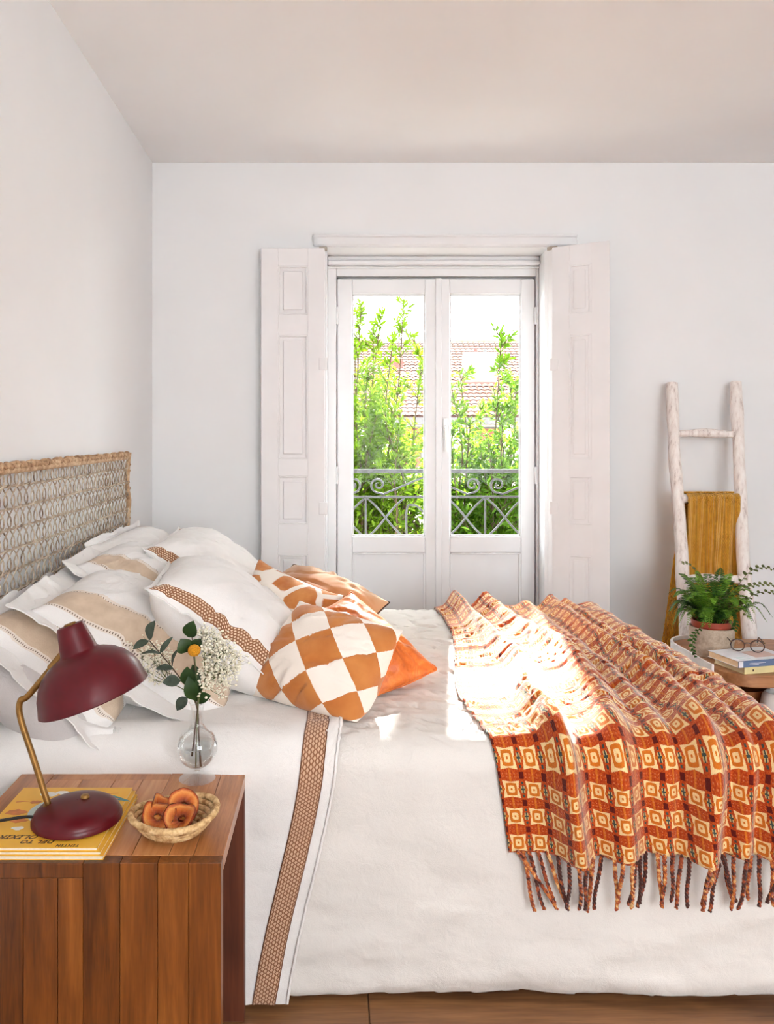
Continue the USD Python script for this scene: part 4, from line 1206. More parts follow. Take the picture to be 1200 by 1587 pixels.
t = thing('eucalyptus_sprig', 'grey green eucalyptus sprig arching left out of the bud vase', 'flower', mouth)
top = P(231, 992, VD + 0.01)
sp = stem_pts(top, np.array([-0.004, 0, 0]), np.array([0.006, 0.004, 0.034]))
put('stem', tube(sp, np.linspace(0.0022, 0.0012, len(sp)), 7), 'stem_brown', t, smooth=True)
for (b0, b1, w_, upv) in (((231, 992), (240, 962), 0.028, (-.5, -.8, .3)), ((231, 993), (206, 1006), 0.020, (0, -.6, .8)), ((248, 1012), (268, 987), 0.012, (.3, -.5, .6)), ((250, 1013), (219, 1013), 0.012, (0, -.3, 1)),
                          ((267, 1033), (277, 1005), 0.014, (-.8, -.5, .2)), ((269, 1036), (241, 1037), 0.018, (0, -.5, .85)), ((280, 1055), (252, 1058), 0.026, (0, -.8, .6)), ((290, 1080), (274, 1101), 0.026, (-.4, -.85, .2))):
    a_, b_ = P(*b0, VD), P(*b1, VD - 0.012)
    put('leaf', leaf(a_, b_, upv, w_ * 1.05), 'eucalyptus_leaf', t, smooth=True)
t = thing('leafy_stem', 'dark green round leaved stem upright in the bud vase', 'flower', mouth)
top = P(296, 968, VD + 0.012)
sp = stem_pts(top, np.array([0.0, 0.004, 0]), np.array([-0.010, -0.004, 0.055]))
put('stem', tube(sp, np.linspace(0.0020, 0.0012, len(sp)), 7), 'stem_brown', t, smooth=True)
for (b0, b1, w_, upv, dd) in (((292, 988), (300, 962), 0.034, (0, -.9, .3), 0.0), ((292, 1010), (280, 990), 0.040, (0.1, -.9, .3), 0.0), ((296, 1008), (312, 990), 0.030, (0.2, -.9, .2), 0.004), ((294, 1062), (290, 1033), 0.036, (-.1, -.95, .2), -0.006),
                              ((300, 1085), (292, 1048), 0.032, (0.1, -.95, .1), -0.010), ((304, 1088), (303, 1040), 0.024, (0.5, -.8, .1), 0.0), ((306, 1086), (327, 1078), 0.026, (0, -.8, .5), 0.012), ((298, 1030), (310, 1060), 0.020, (.4, -.8, .2), 0.012)):
    put('leaf', leaf(P(*b0, VD + dd), P(*b1, VD - 0.008 + dd), upv, w_, 0.1, shape=0.8), 'round_leaf', t, smooth=True)
t = thing('craspedia', 'single yellow ball flower above the bud vase', 'flower', mouth)
top = P(301, 1008, VD - 0.015)
sp = stem_pts(top, np.array([0.003, -0.004, 0]), np.array([-0.003, 0.0, 0.032]))
put('stem', tube(sp, 0.0012, 6), 'stem_green', t, smooth=True)
put('flower_head', ball(top, 0.0142, 4, (1, 1, 0.95)), 'craspedia_yellow', t, smooth=True)


def spray(name, label, hub, targets, seed, nfl):
    """Baby's breath: a stem that forks again and again, white florets at the ends."""
    r_ = np.random.default_rng(seed)
    t = thing(name, label, 'flower', mouth, 'sprays of baby\'s breath in the vase')
    low = np.array([r_.normal(0, 0.006), r_.normal(0, 0.006), r_.uniform(0.05, 0.07)])
    sp = stem_pts(hub, np.array([0.003 * np.sign(hub[0] - mouth[0]), 0.003, 0]), low)
    put('stem', tube(sp, 0.0011, 6), 'stem_green', t, smooth=True)
    tw, fl = [], []
    bud = trimesh.creation.icosphere(1, 1.0)
    for (c, rad) in targets:
        s1 = spline([hub + (c - hub) * 0.0, hub + (c - hub) * 0.5 + r_.normal(0, 0.004, 3), c], 8)
        tw.append(tube(s1, 0.0007, 4))
        k = int(nfl * (rad / 0.03) ** 2)
        for _ in range(k):
            e = c + rad * r_.normal(0, 0.5, 3) * [1, 0.9, 1]
            if r_.random() < 0.4: tw.append(tube(np.stack([c + (e - c) * -0.1, e]), 0.00035, 3, False))
            s = r_.uniform(0.0017, 0.0034)
            b = bud.copy(); b.vertices = b.vertices * s * [1, 1, 0.8] * (1 + 0.25 * r_.normal(0, 1, (len(b.vertices), 1)) * 0.5) + e
            fl.append(b)
    put('twigs', cat(tw), 'stem_green', t, smooth=True, kind='stuff')
    put('florets', cat(fl), 'floret_white', t, smooth=True, kind='stuff', label='tiny white florets')


Q = lambda x, y, dd, r: (P(x, y, VD + dd), r)
spray('gypsophila_spray', 'cloud of white baby\'s breath leaning right out of the bud vase', P(318, 1062, VD + 0.02),
      [Q(322, 985, .02, .024), Q(336, 995, .03, .024), Q(350, 1008, .01, .024), Q(364, 1022, .03, .022), Q(340, 1020, 0, .028), Q(326, 1015, .02, .026), Q(352, 1035, .0, .026), Q(335, 1045, .02, .026), Q(322, 1040, -.01, .022), Q(344, 1058, .03, .020), Q(318, 1062, -.01, .018), Q(368, 1034, .01, .012), Q(312, 982, .02, .014), Q(318, 1002, -.01, .012), Q(342, 1078, .01, .008)], 31, 125)
spray('gypsophila_spray', 'loose spray of white baby\'s breath behind the eucalyptus leaves', P(262, 1058, VD + 0.05),
      [Q(236, 1006, .05, .024), Q(220, 1020, .05, .022), Q(250, 1016, .06, .022), Q(240, 1028, .05, .026), Q(228, 1040, .05, .022), Q(256, 1040, .06, .024), Q(262, 1024, .05, .016), Q(238, 1054, .05, .018), Q(205, 1000, .05, .012)], 32, 80)
# ------------------------------------------------------------------ ladder with the mustard blanket
g = Graph()
p = g.pos()
q = g.scale(p, 1.0, 1.0, 0.12)
n = g.noise(q, 60.0, 5.0, 0.65)
c = g.ramp(n, [(0.30, lin(186, 168, 160)), (0.46, lin(232, 222, 216)), (0.7, lin(244, 238, 233))])
finish('whitewashed_wood', g, base_color=c, roughness=0.75, normal=g.bump(n, 0.3, 0.006))
ld = thing('ladder', 'whitewashed rustic wooden ladder leaning on the back wall', 'ladder', (1.72, 3.4, 0))
yl = lambda z: 3.30 + (z - 0.0) * (3.765 - 3.30) / 1.61
RAIL = {}
for k, (xt, xb) in enumerate(((1.648, 1.512), (1.950, 1.803))):
    z = np.linspace(0.0, 1.605 + 0.006 * k, 60)
    u = z / 1.605
    x = xb + (xt - xb) * u + 0.010 * np.sin(u * 5 + k * 2) * (1 - u * 0.3) + 0.004 * fbm(np.stack([u * 9, 0 * u + k, 0 * u], -1), 2, 71)
    RAIL[k] = (z, x)
    r = 0.0272 + 0.004 * fbm(np.stack([u * 12, 0 * u + k * 5, 0 * u], -1), 2, 72) + 0.004 * (1 - u)
    m = tube(np.stack([x, yl(z), z], -1), r, 14)
    m.vertices = m.vertices + 0.0022 * fbm(m.vertices * [60, 60, 9], 2, 73)[:, None] * [1, 1, 0]
    put('rail', m, 'whitewashed_wood', ld, smooth=50)
rx = lambda k, z: float(np.interp(z, *RAIL[k]))
for z in (0.34, 0.70, 1.055, 1.36):
    a, b = rx(0, z), rx(1, z)
    s = np.linspace(0, 1, 20)
    m = tube(np.stack([a + (b - a) * s, yl(z) + 0 * s, z + 0.004 * np.sin(s * 4)], -1), 0.0185 + 0.003 * np.sin(s * 9 + z * 7), 12)
    m.vertices = m.vertices + 0.0015 * fbm(m.vertices * [12, 70, 70], 2, 74)[:, None] * [0, 1, 1]
    put('rung', m, 'whitewashed_wood', ld, smooth=50)

g = Graph()
U, W = g.uv()
ku, kw = (U * 46.0), (W * 52.0)
rib = ((U * 46.0) * (2 * PI)).sin()
st_ = ((W * 60.0 + (U * 46.0).floor() * 0.5) * (2 * PI)).sin()
hole = g.smooth((U * 5.5).frac(), 0.78, 0.86) * g.smooth(st_, 0.1, 0.7)
n = g.noise(g.pos(), 50.0, 3.0)
c = g.ramp(n, [(0.3, lin(224, 150, 22)), (0.7, lin(246, 180, 48))])
c = g.mix(g.smooth(st_ * 0.5 + rib * 0.5, 0.1, -0.7) * 0.45, c, lin(150, 86, 10))
c = g.mix(hole * 0.6, c, lin(104, 58, 8))
finish('mustard_knit', g, base_color=c, roughness=0.95, sheen_weight=0.4, sheen_tint=(1, 0.85, 0.5), normal=g.bump(rib * 0.5 + st_ * 0.5 - hole, 0.7, 0.006))
bl = thing('knitted_blanket', 'mustard yellow knitted blanket hung over a rung of the ladder', 'blanket', (1.74, 3.6, 1.0))
ZR = 1.055


def hang(x0, x1, widen0, widen1, side, length, seed, nu=70, nv=90):
    """A layer over the rung: side -1 in front (towards the eye), +1 behind; widen: how far the edges stray outwards at the bottom."""
    u, s = np.meshgrid(np.linspace(0, 1, nu), np.linspace(0, 1, nv), indexing='ij')
    L = s * (length + 0.035)
    R = 0.026
    a = np.clip(L / R, 0, PI / 2)
    z = ZR + R * np.cos(a) + 0.002 - np.maximum(L - R * PI / 2, 0)
    k = np.maximum(L - R * PI / 2, 0) / length
    x = (x0 - widen0 * k**1.2) * (1 - u) + (x1 + widen1 * k) * u
    fold = 0.016 * np.sin(u * 9.5 + seed) * (0.35 + 0.65 * k) + 0.008 * np.sin(u * 22 + seed * 2 + k * 2) - 0.020 * np.exp(-((u - 0.44 + 0.08 * k) / 0.035) ** 2) * (side < 0)
    yb = yl(ZR)
    if side < 0:
        y = yb - R * np.sin(a) - 0.006 + 0.0 * k - np.abs(fold) * 0.8
        y = np.minimum(y, yl(z) + 0.06)
        behind = np.clip((0.80 - z) / 0.05, 0, 1)            # below, it passes behind the next rung
        y = y * (1 - behind) + np.maximum(y, yl(z) + 0.030) * behind if False else y
    else:
        y = yb + R * np.sin(a) + 0.004 + 0.03 * k + np.abs(fold) * 0.7
        y = np.minimum(y, YB - 0.012)
    return np.stack([x, y, z], -1)


for nm, side, args in (('front_layer', -1, (1.635, 1.872, 0.020, -0.02, -1, 0.72, 1.0)), ('back_layer', 1, (1.628, 1.868, 0.085, 0.0, 1, 0.80, 2.3))):
    q = hang(*args)
    v, f = solidify(q, 0.008)
    v, f = orient(v, f, (0, side, 0.3))
    u_, s_ = np.meshgrid(np.linspace(0, 1, q.shape[0]), np.linspace(0, 1, q.shape[1]), indexing='ij')
    uv = np.tile(np.stack([u_, s_ * 2.2], -1).reshape(-1, 2), (2, 1))
    put(nm, (v, f), 'mustard_knit', bl, smooth=True, uv=uv)
    if side > 0:
        ms = []
        bot = q[:, -1]
        for k in range(0, len(bot), 3):
            c0 = bot[k]
            ms.append(tube(np.stack([c0, c0 + [0.002 * math.sin(k), 0.0, -0.03], c0 + [0.004 * math.sin(k * 2.0), 0.0, -0.062]]), [0.004, 0.0045, 0.003], 6))
        put('fringe', cat(ms), 'mustard_knit', bl, smooth=True, uv=None)

# ------------------------------------------------------------------ side table with plant, books, spectacles
wood('table_wood', lin(96, 58, 34), lin(156, 104, 66), lin(192, 140, 98), 0, 0.4, 20.0, 0.5)
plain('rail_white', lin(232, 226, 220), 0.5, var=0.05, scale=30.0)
from shapely.geometry import box as sbox, Polygon
TZ = 0.474
tb = thing('side_table', 'round cornered wooden side table at the foot of the bed', 'table', (1.68, 3.06, 0))
plan = sbox(1.412 + 0.13, 2.79 + 0.13, 1.95 - 0.13, 3.33 - 0.13).buffer(0.13, quad_segs=16)


def slab(poly, z0, z1, c=0.004):
    """A plate with softened edges."""
    rings = [(-c, z0), (0, z0 + c), (0, z1 - c), (-c * 0.3, z1 - c * 0.3), (-c, z1)]
    base = np.array(poly.exterior.coords)[:-1]
    cen = base.mean(0)
    n_ = len(base)
    t_ = np.roll(base, -1, 0) - np.roll(base, 1, 0); nn = np.stack([t_[:, 1], -t_[:, 0]], 1); nn /= np.linalg.norm(nn, axis=1, keepdims=True)
    if Polygon(base).exterior.is_ccw is False: nn = -nn
    v = np.vstack([np.column_stack([base + nn * o, np.full(n_, z)]) for o, z in rings] + [[[*cen, z0], [*cen, z1]]])
    f = grid_faces(len(rings), n_, True); k = len(rings) * n_
    i = np.arange(n_); j = (i + 1) % n_; e = (len(rings) - 1) * n_
    f = np.vstack([f, np.stack([np.full(n_, k), j, i], -1), np.stack([np.full(n_, k + 1), e + i, e + j], -1)])
    m = trimesh.Trimesh(v, f, process=False)
    if m.volume < 0: m.invert()
    return m


put('tabletop', slab(plan, TZ - 0.046, TZ), 'table_wood', tb, smooth=40)
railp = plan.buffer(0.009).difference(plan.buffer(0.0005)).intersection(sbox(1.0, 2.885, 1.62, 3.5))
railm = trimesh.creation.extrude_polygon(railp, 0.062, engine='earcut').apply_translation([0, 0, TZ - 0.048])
put('edge_rail', railm, 'rail_white', tb, smooth=40, label='white raised edge along the bed side')  # separate white strip, paler than the brown tabletop
put('lower_shelf', slab(plan.buffer(-0.06), 0.24, 0.27), 'table_wood', tb, smooth=40)
for (x, y) in ((1.50, 2.90), (1.86, 2.90), (1.50, 3.22), (1.86, 3.22)):
    put('leg', tube([[x, y, 0], [x, y, 0.22], [x, y, TZ - 0.046]], [0.014, 0.018, 0.02], 14), 'table_wood', tb)
plain('turned_wood', lin(150, 92, 54), 0.45, var=0.15, scale=14.0)
o = np.array([1.585, 3.04, 0.27])
m = lathe([(0.001, 0.0), (0.05, 0.0), (0.085, 0.025), (0.108, 0.07), (0.112, 0.10), (0.104, 0.10), (0.08, 0.035), (0.001, 0.02)], 40, o)
put('wooden_bowl', m, 'turned_wood', smooth=40, label='brown wooden bowl on the lower shelf of the side table', cat='bowl')
plain('white_ceramic', lin(236, 232, 228), 0.25, var=0.02)
o = np.array([1.645, 2.875, 0.27])
m = lathe([(0.001, 0.0), (0.035, 0.0), (0.052, 0.02), (0.058, 0.06), (0.050, 0.105), (0.040, 0.118), (0.036, 0.117), (0.046, 0.10), (0.053, 0.06), (0.04, 0.01), (0.001, 0.008)], 40, o)
put('ceramic_jar', m, 'white_ceramic', smooth=40, label='rounded white ceramic jar on the lower shelf of the side table', cat='jar')

# potted fern
g = Graph()
n = g.noise(g.pos(), 22.0, 5.0, 0.65)
n2 = g.noise(g.pos(), 90.0, 3.0)
c = g.ramp(n * 0.7 + n2 * 0.3, [(0.3, lin(146, 126, 106)), (0.5, lin(186, 166, 146)), (0.7, lin(206, 190, 172))])
finish('stoneware', g, base_color=c, roughness=0.85, normal=g.bump(n2, 0.3, 0.004))
plain('terracotta_plastic', lin(158, 66, 46), 0.45, var=0.05)
plain('soil', lin(52, 38, 28), 0.95, var=0.3, scale=90.0, bump=0.8, bscale=120.0)
PB = np.array([1.502, 3.08, TZ])
cp = put('cachepot', lathe([(0.001, 0.0), (0.074, 0.0), (0.078, 0.004), (0.0815, 0.06), (0.084, 0.108), (0.083, 0.112), (0.078, 0.112), (0.076, 0.108), (0.073, 0.03), (0.072, 0.008), (0.001, 0.008)], 56, PB), 'stoneware', smooth=40,
         label='beige stoneware cachepot on the side table holding the fern', cat='plant pot')
fern = thing('potted_fern', 'bushy green fern in a terracotta coloured plastic pot standing in the stone pot', 'plant', PB + [0, 0, 0.009])
put('pot', lathe([(0.001, 0.009), (0.052, 0.009), (0.066, 0.106), (0.0735, 0.1135), (0.0742, 0.118), (0.0755, 0.136), (0.0738, 0.138), (0.070, 0.137), (0.067, 0.12), (0.001, 0.12)], 56, PB), 'terracotta_plastic', fern, smooth=40)
put('soil', lathe([(0.0665, 0.121), (0.05, 0.125), (0.02, 0.127), (0.001, 0.127)][::-1], 32, PB), 'soil', fern, smooth=True)
leafmat('fern_green', lin(70, 118, 38), lin(146, 190, 70), (0.3, 0.55, 0.08), 0.35, 0.5, 60.0)
leafmat('fern_dark', lin(34, 66, 26), lin(74, 116, 44), (0.15, 0.32, 0.05), 0.25, 0.5, 60.0)
leafmat('trail_leaf', lin(70, 80, 40), lin(128, 132, 76), (0.3, 0.35, 0.1), 0.25, 0.5, 60.0)
frn = np.random.default_rng(17)


def frond(base, pts, wid, mt, nm='frond', pin=26, sub=True, droop=0.2):
    """A fern frond: a rachis with pairs of pinnae, each pinna lobed."""
    c = spline(pts, pin + 4)
    t_, nn, bb_ = frames(c)
    ms = [tube(c, np.linspace(0.0013, 0.0005, len(c)), 4, False)]
    up = np.array([0, 0, 1.0])
    for k in range(3, len(c) - 1):
        s = k / len(c)
        L = wid * (math.sin(PI * min(1, 0.12 + s * 0.93)) ** 0.8)
        if L < 0.003: continue
        sd = np.cross(t_[k], up); sd /= np.linalg.norm(sd) + 1e-9
        for q in (-1, 1):
            dr = sd * q * 0.92 + t_[k] * 0.45 - up * droop * frn.uniform(0.2, 1.0)
            tip = c[k] + dr * L
            m_ = leaf(c[k], tip, np.cross(dr, t_[k]) * q + up * 0.5, max(L * 0.20, 0.0030), 0.1, 5, 0.04)
            ms.append(m_)
    return cat(ms)


top0 = PB + [0, 0, 0.125]
for k in range(80):
    az = frn.uniform(0, 2 * PI); el = frn.uniform(0.25, 1.35)
    L = frn.uniform(0.13, 0.24) * (0.8 + 0.3 * math.sin(el))
    d = np.array([math.cos(az) * math.cos(el), math.sin(az) * math.cos(el) * 0.9, math.sin(el)])
    b_ = top0 + np.array([math.cos(az), math.sin(az), 0]) * frn.uniform(0, 0.045)
    e_ = b_ + d * L
    pts = [b_, b_ + d * L * 0.4 + [0, 0, 0.03], b_ + d * L * 0.75 + [0, 0, 0.03 * math.cos(el)], e_ + [0, 0, -0.05 * math.cos(el)]]
    put('frond', frond(b_, pts, frn.uniform(0.018, 0.030), 'fern_green' if k % 3 else 'fern_dark'), 'fern_green' if k % 3 else 'fern_dark', fern, smooth=True)
for k in range(14):                                                   # short leafy growth over the soil
    az = k / 14 * 2 * PI + frn.uniform(-.2, .2)
    b_ = top0 + np.array([math.cos(az), math.sin(az), 0]) * 0.04
    e_ = b_ + np.array([math.cos(az) * 0.055, math.sin(az) * 0.055, frn.uniform(0.02, 0.07)])
    put('frond', frond(b_, [b_, (b_ + e_) / 2 + [0, 0, 0.03], e_], 0.026, 'fern_dark', pin=14), 'fern_dark', fern, smooth=True)


def button_frond(pts, n_, size):
    c = spline(pts, n_)
    t_, nn, bb_ = frames(c)
    ms = [tube(c, np.linspace(0.0014, 0.0006, n_), 5, False)]
    for k in range(4, n_ - 1, 1):
        sd = np.cross(t_[k], [0, -0.5, 1.0]); sd /= np.linalg.norm(sd)
        q = 1 if k % 2 else -1
        L = size * (0.7 + 0.5 * math.sin(PI * k / n_)) * frn.uniform(0.8, 1.15)
        dr = sd * q * 0.9 + t_[k] * 0.35
        ms.append(leaf(c[k], c[k] + dr * L, np.array([0, -0.7, 0.7]), L * 0.62, 0.1, 6, 0.05, 0.8))
    return cat(ms)


for (pts, n_, sz) in (([(1112, 935), (1140, 912), (1160, 888), (1182, 879), (1203, 884)], 26, 0.018), ([(1118, 940), (1145, 916), (1165, 908), (1185, 905), (1206, 908)], 26, 0.018), ([(1118, 950), (1150, 935), (1168, 922), (1190, 917), (1207, 921)], 22, 0.017),
                      ([(1115, 945), (1140, 930), (1152, 945), (1160, 960)], 14, 0.016), ([(1098, 925), (1082, 890), (1068, 874), (1056, 873)], 20, 0.013)):
    q = [P(x, y, 3.02 - 0.02 * i) for i, (x, y) in enumerate(pts)]
    put('frond', button_frond([top0 + (q[0] - top0) * 0.05] + q, n_, sz), 'trail_leaf', fern, smooth=True)
for (pts, n_) in (([(1082, 978), (1074, 990), (1075, 1008), (1080, 1020)], 16), ([(1136, 950), (1141, 965), (1138, 978)], 14)):
    q = [P(x, y, 2.99) for (x, y) in pts]
    put('trailing_stem', button_frond([top0 + (q[0] - top0) * 0.6 + [0, 0, 0.02]] + q, n_ + 6, 0.015), 'fern_dark', fern, smooth=True)

# books and spectacles
plain('book_paper', lin(238, 204, 162), 0.85, var=0.05, scale=120.0)
plain('book_paper_pale', lin(240, 226, 190), 0.85, var=0.04, scale=120.0)
plain('cover_blue', lin(96, 116, 150), 0.4)
plain('print_pink', lin(224, 190, 178), 0.4, var=0.1, scale=30.0)
plain('cover_cream', lin(228, 212, 156), 0.5)
plain('cover_white', lin(236, 234, 238), 0.35, var=0.03, scale=40.0)
e1 = np.array([0.972, 0.235, 0]); e2 = np.array([-0.235, 0.972, 0])


def book(label, corner, ln, dp, th, z, cover, spine, pages, print_=None):
    """A closed book: corner is its near left corner; its spine runs along e1, dp deep along e2."""
    t = thing('book', label, 'book', np.append(corner, z) + e1 * ln / 2 + e2 * dp / 2, 'paperbacks on the side table')
    R = np.stack([e1, e2, [0, 0, 1]], 1)

    def place(m):
        m = m.copy(); m.vertices = m.vertices @ R.T + [corner[0], corner[1], z]
        return m
    put('pages', place(box(0.003, ln - 0.003, 0.002, dp - 0.003, 0.0012, th - 0.0012)), pages, t)
    put('cover', place(cat([box(0, ln, 0, dp, 0, 0.0014), box(0, ln, 0, dp, th - 0.0014, th)])), cover, t)
    put('spine', place(box(0, ln, -0.0012, 0.0025, 0, th, 0.0006)), spine, t)
    return t, place


t, pl = book('cream paperback lying under the blue spined book', np.array([1.487, 2.805]), 0.23, 0.155, 0.026, TZ, 'cover_cream', 'cover_cream', 'book_paper_pale')
put('spine_mark', pl(ball((0.037, -0.0012, 0.013), 0.004, 2, (0.8, 0.2, 1.1))), 'print_dark', t)
t, pl = book('white paperback with a blue spine on top of the cream one', np.array([1.461, 2.795]), 0.235, 0.158, 0.024, TZ + 0.0262, 'cover_white', 'cover_blue', 'book_paper')
put('spine_label', pl(box(0.001, 0.018, -0.0016, 0.0, 0.001, 0.023)), 'cover_white', t)
for k in range(2):
    put('printed_line', pl(box(0.045, 0.115 - 0.03 * k, -0.0015, -0.001, 0.013 - 0.005 * k, 0.0145 - 0.005 * k)), 'cover_white', t)
put('printed_picture', pl(cat([box(0.10, 0.20, 0.03, 0.11, 0.0240, 0.0243)])), 'print_pink', t)
put('printed_line', pl(cat([box(0.02, 0.07, 0.02 + 0.012 * k, 0.024 + 0.012 * k, 0.0240, 0.0243) for k in range(3)])), 'print_pale', t)

plain('tortoise_frame', lin(48, 22, 18), 0.22, var=0.5, scale=120.0)
GZ = TZ + 0.0262 + 0.024
gl = thing('spectacles', 'round tortoiseshell spectacles lying open on the books', 'glasses', (1.57, 2.94, GZ))
gx = np.array([0.95, -0.31, 0]); gy = np.array([0.31, 0.95, 0])       # along the front, and back along the temples
gu = np.array([0, 0, 1.0]) * 0.97 + gy * -0.12 * -1; gu /= np.linalg.norm(gu)
C0 = np.array([1.562, 2.925, GZ + 0.0235])
for sgn in (-1, 1):
    c = C0 + gx * 0.0335 * sgn
    a = np.linspace(0, 2 * PI, 49)
    ring = c + np.outer(np.cos(a) * 0.0235, gx) + np.outer(np.sin(a) * 0.0215, gu)
    put('rim', tube(ring, 0.0020 + 0.0006 * np.sin(a) ** 2 * (np.sin(a) > 0), 8, False), 'tortoise_frame', gl, smooth=True)
    a = a[:-1]
    disc = c + np.outer(np.cos(a) * 0.0228, gx) + np.outer(np.sin(a) * 0.0208, gu)
    nf = np.cross(gx, gu)
    k = len(a); v = np.vstack([disc + nf * 0.0006, disc - nf * 0.0006, [c + nf * 0.0010, c - nf * 0.0004]])
    i = np.arange(k); j = (i + 1) % k
    put('lens', (v, np.vstack([np.stack([i, j, np.full(k, 2 * k)], -1), np.stack([j + k, i + k, np.full(k, 2 * k + 1)], -1), np.stack([i, i + k, j], -1), np.stack([j, i + k, j + k], -1)])), 'pane_glass', gl, smooth=False)
    h = C0 + gx * 0.0585 * sgn + gu * 0.012
    put('temple', tube(spline([h, h + gy * 0.03, h + gy * 0.10 - gu * 0.002, h + gy * 0.128 - gu * 0.016, h + gy * 0.138 - gu * 0.03], 30), 0.0019, 8), 'tortoise_frame', gl, smooth=True)
    put('hinge', box(*(np.repeat(h + gx * -0.003 * sgn + gu * 0.001, 2) + np.tile([-0.0022, 0.0022], 3))), 'aged_brass', gl)
put('bridge', tube(spline([C0 - gx * 0.0115 + gu * 0.006, C0 - gx * 0.004 + gu * 0.0095, C0 + gx * 0.004 + gu * 0.0095, C0 + gx * 0.0115 + gu * 0.006], 16), 0.0022, 8), 'tortoise_frame', gl, smooth=True)
# ------------------------------------------------------------------ outside: balcony, trees, house opposite
put('balcony_slab', box(-0.9, 2.1, YB + WT, 4.72, -0.12, 0.02, 0.01), 'concrete', label='narrow concrete balcony slab outside the door', cat='balcony', kind='structure')
YR = 4.62
br = thing('balcony_railing', 'grey wrought iron balcony railing with scrolls outside the door', 'railing', (0.5, YR, 0.02))
sR = 1200 / YR
zr = lambda py: EYE - (py - CY) / sR
xr = lambda px: (px - CX) / sR
RX0, RX1 = -0.85, 2.05
put('top_rail', box(RX0, RX1, YR - 0.02, YR + 0.02, zr(733), zr(727), 0.003), 'iron_grey', br)
put('middle_rail', box(RX0, RX1, YR - 0.008, YR + 0.008, zr(772), zr(768.5), 0.002), 'iron_grey', br)
put('bottom_rail', box(RX0, RX1, YR - 0.008, YR + 0.008, 0.13, 0.145, 0.002), 'iron_grey', br)
for x in (RX0, RX1): put('end_post', box(x - 0.012, x + 0.012, YR - 0.012, YR + 0.012, 0.02, zr(728), 0.003), 'iron_grey', br)
per = xr(752) - xr(567)                     # one panel of the pattern
wire = 0.0062


def curl(cx, cz, r, turns, a0, sg, n=44):
    s = np.linspace(0, 1, n); a = a0 + sg * turns * 2 * PI * s
    rr_ = r * (1 - 0.80 * s)
    return np.stack([cx + rr_ * np.cos(a), YR + 0 * s, cz + rr_ * np.sin(a)], -1)


zt_, zm = zr(733), zr(770)
hgt = zt_ - zm
for k in range(-3, 5):
    x0 = xr(567) + k * per
    if x0 < RX0 - 0.02 or x0 + per > RX1 + 0.15: continue
    put('upright', box(x0 - 0.006, x0 + 0.006, YR - 0.006, YR + 0.006, 0.14, zm, 0.001), 'iron_grey', br)
    half = per / 2
    # crossed bars under the middle rail
    for sg in (-1, 1):
        xc = x0 + half
        s = np.linspace(-1, 1, 14)
        for q in (-1, 1):                                   # a cross beside each upright
            xx_ = x0 + 0.119 if sg < 0 else x0 + per - 0.115
            put('crossed_bar', tube(np.stack([xx_ + q * s * 0.112, YR + q * 0.004 + 0 * s, zm - 0.125 + 0.118 * s + 0.008 * np.sin(s * PI)], -1), wire, 7), 'iron_grey', br, smooth=True)
        put('scroll', tube(np.vstack([curl(xc + sg * (half - 0.085), zm - 0.36, 0.05, 1.4, PI / 2, sg)[::-1], [[xc + sg * 0.02, YR, zm - 0.30]]]), wire * 0.9, 7), 'iron_grey', br, smooth=True)
        put('diagonal', tube(spline([[xc, YR, zm - 0.10], [xc + sg * 0.07, YR, zm - 0.05], [xc + sg * 0.115, YR, zm - 0.14], [xc + sg * 0.07, YR, 0.15]], 20), wire, 7), 'iron_grey', br, smooth=True)
        # S scrolls between the two upper rails
        cxs = xc + sg * (half - 0.075)
        sc = curl(cxs, zm + 0.072, 0.048, 1.35, -PI / 2, sg)
        put('scroll', tube(np.vstack([sc[::-1], spline([[cxs - sg * 0.03, YR, zm + 0.016], [cxs - sg * 0.11, YR, zm + 0.05], [xc, YR, zt_ - 0.02]], 12)]), wire, 7), 'iron_grey', br, smooth=True)


def foliage_mat(name, a, b, trans):
    g = Graph()
    r = g.node('geometry', 'random_per_island')
    c = g.ramp(r, [(0.0, a), (1.0, b)])
    s1 = g.node('principled_bsdf', 'BSDF', base_color=c, roughness=0.5, specular_ior_level=0.3)
    s2 = g.node('translucent_bsdf', 'BSDF', color=g.mix(0.5, c, trans))
    m = g.node('mix_closure', 'closure', fac=0.5, closure1=s1, closure2=s2)
    MAT[name] = usdkit.material(stage, '/World/Looks/' + name, g.n, g.l, surface=m.ref)


foliage_mat('spring_leaf', lin(84, 122, 26), lin(148, 172, 46), lin(160, 196, 40))
foliage_mat('summer_leaf', lin(66, 108, 26), lin(132, 164, 42), lin(142, 186, 40))
plain('bark', lin(92, 80, 66), 0.9, var=0.3, scale=30.0)
plain('street', lin(150, 146, 140), 0.9, var=0.1, scale=2.0)
put('street', box(-40, 50, YB + 1.2, 90, -7.2, -7.0), 'street', label='pale street far below the balcony', cat='street', kind='structure')


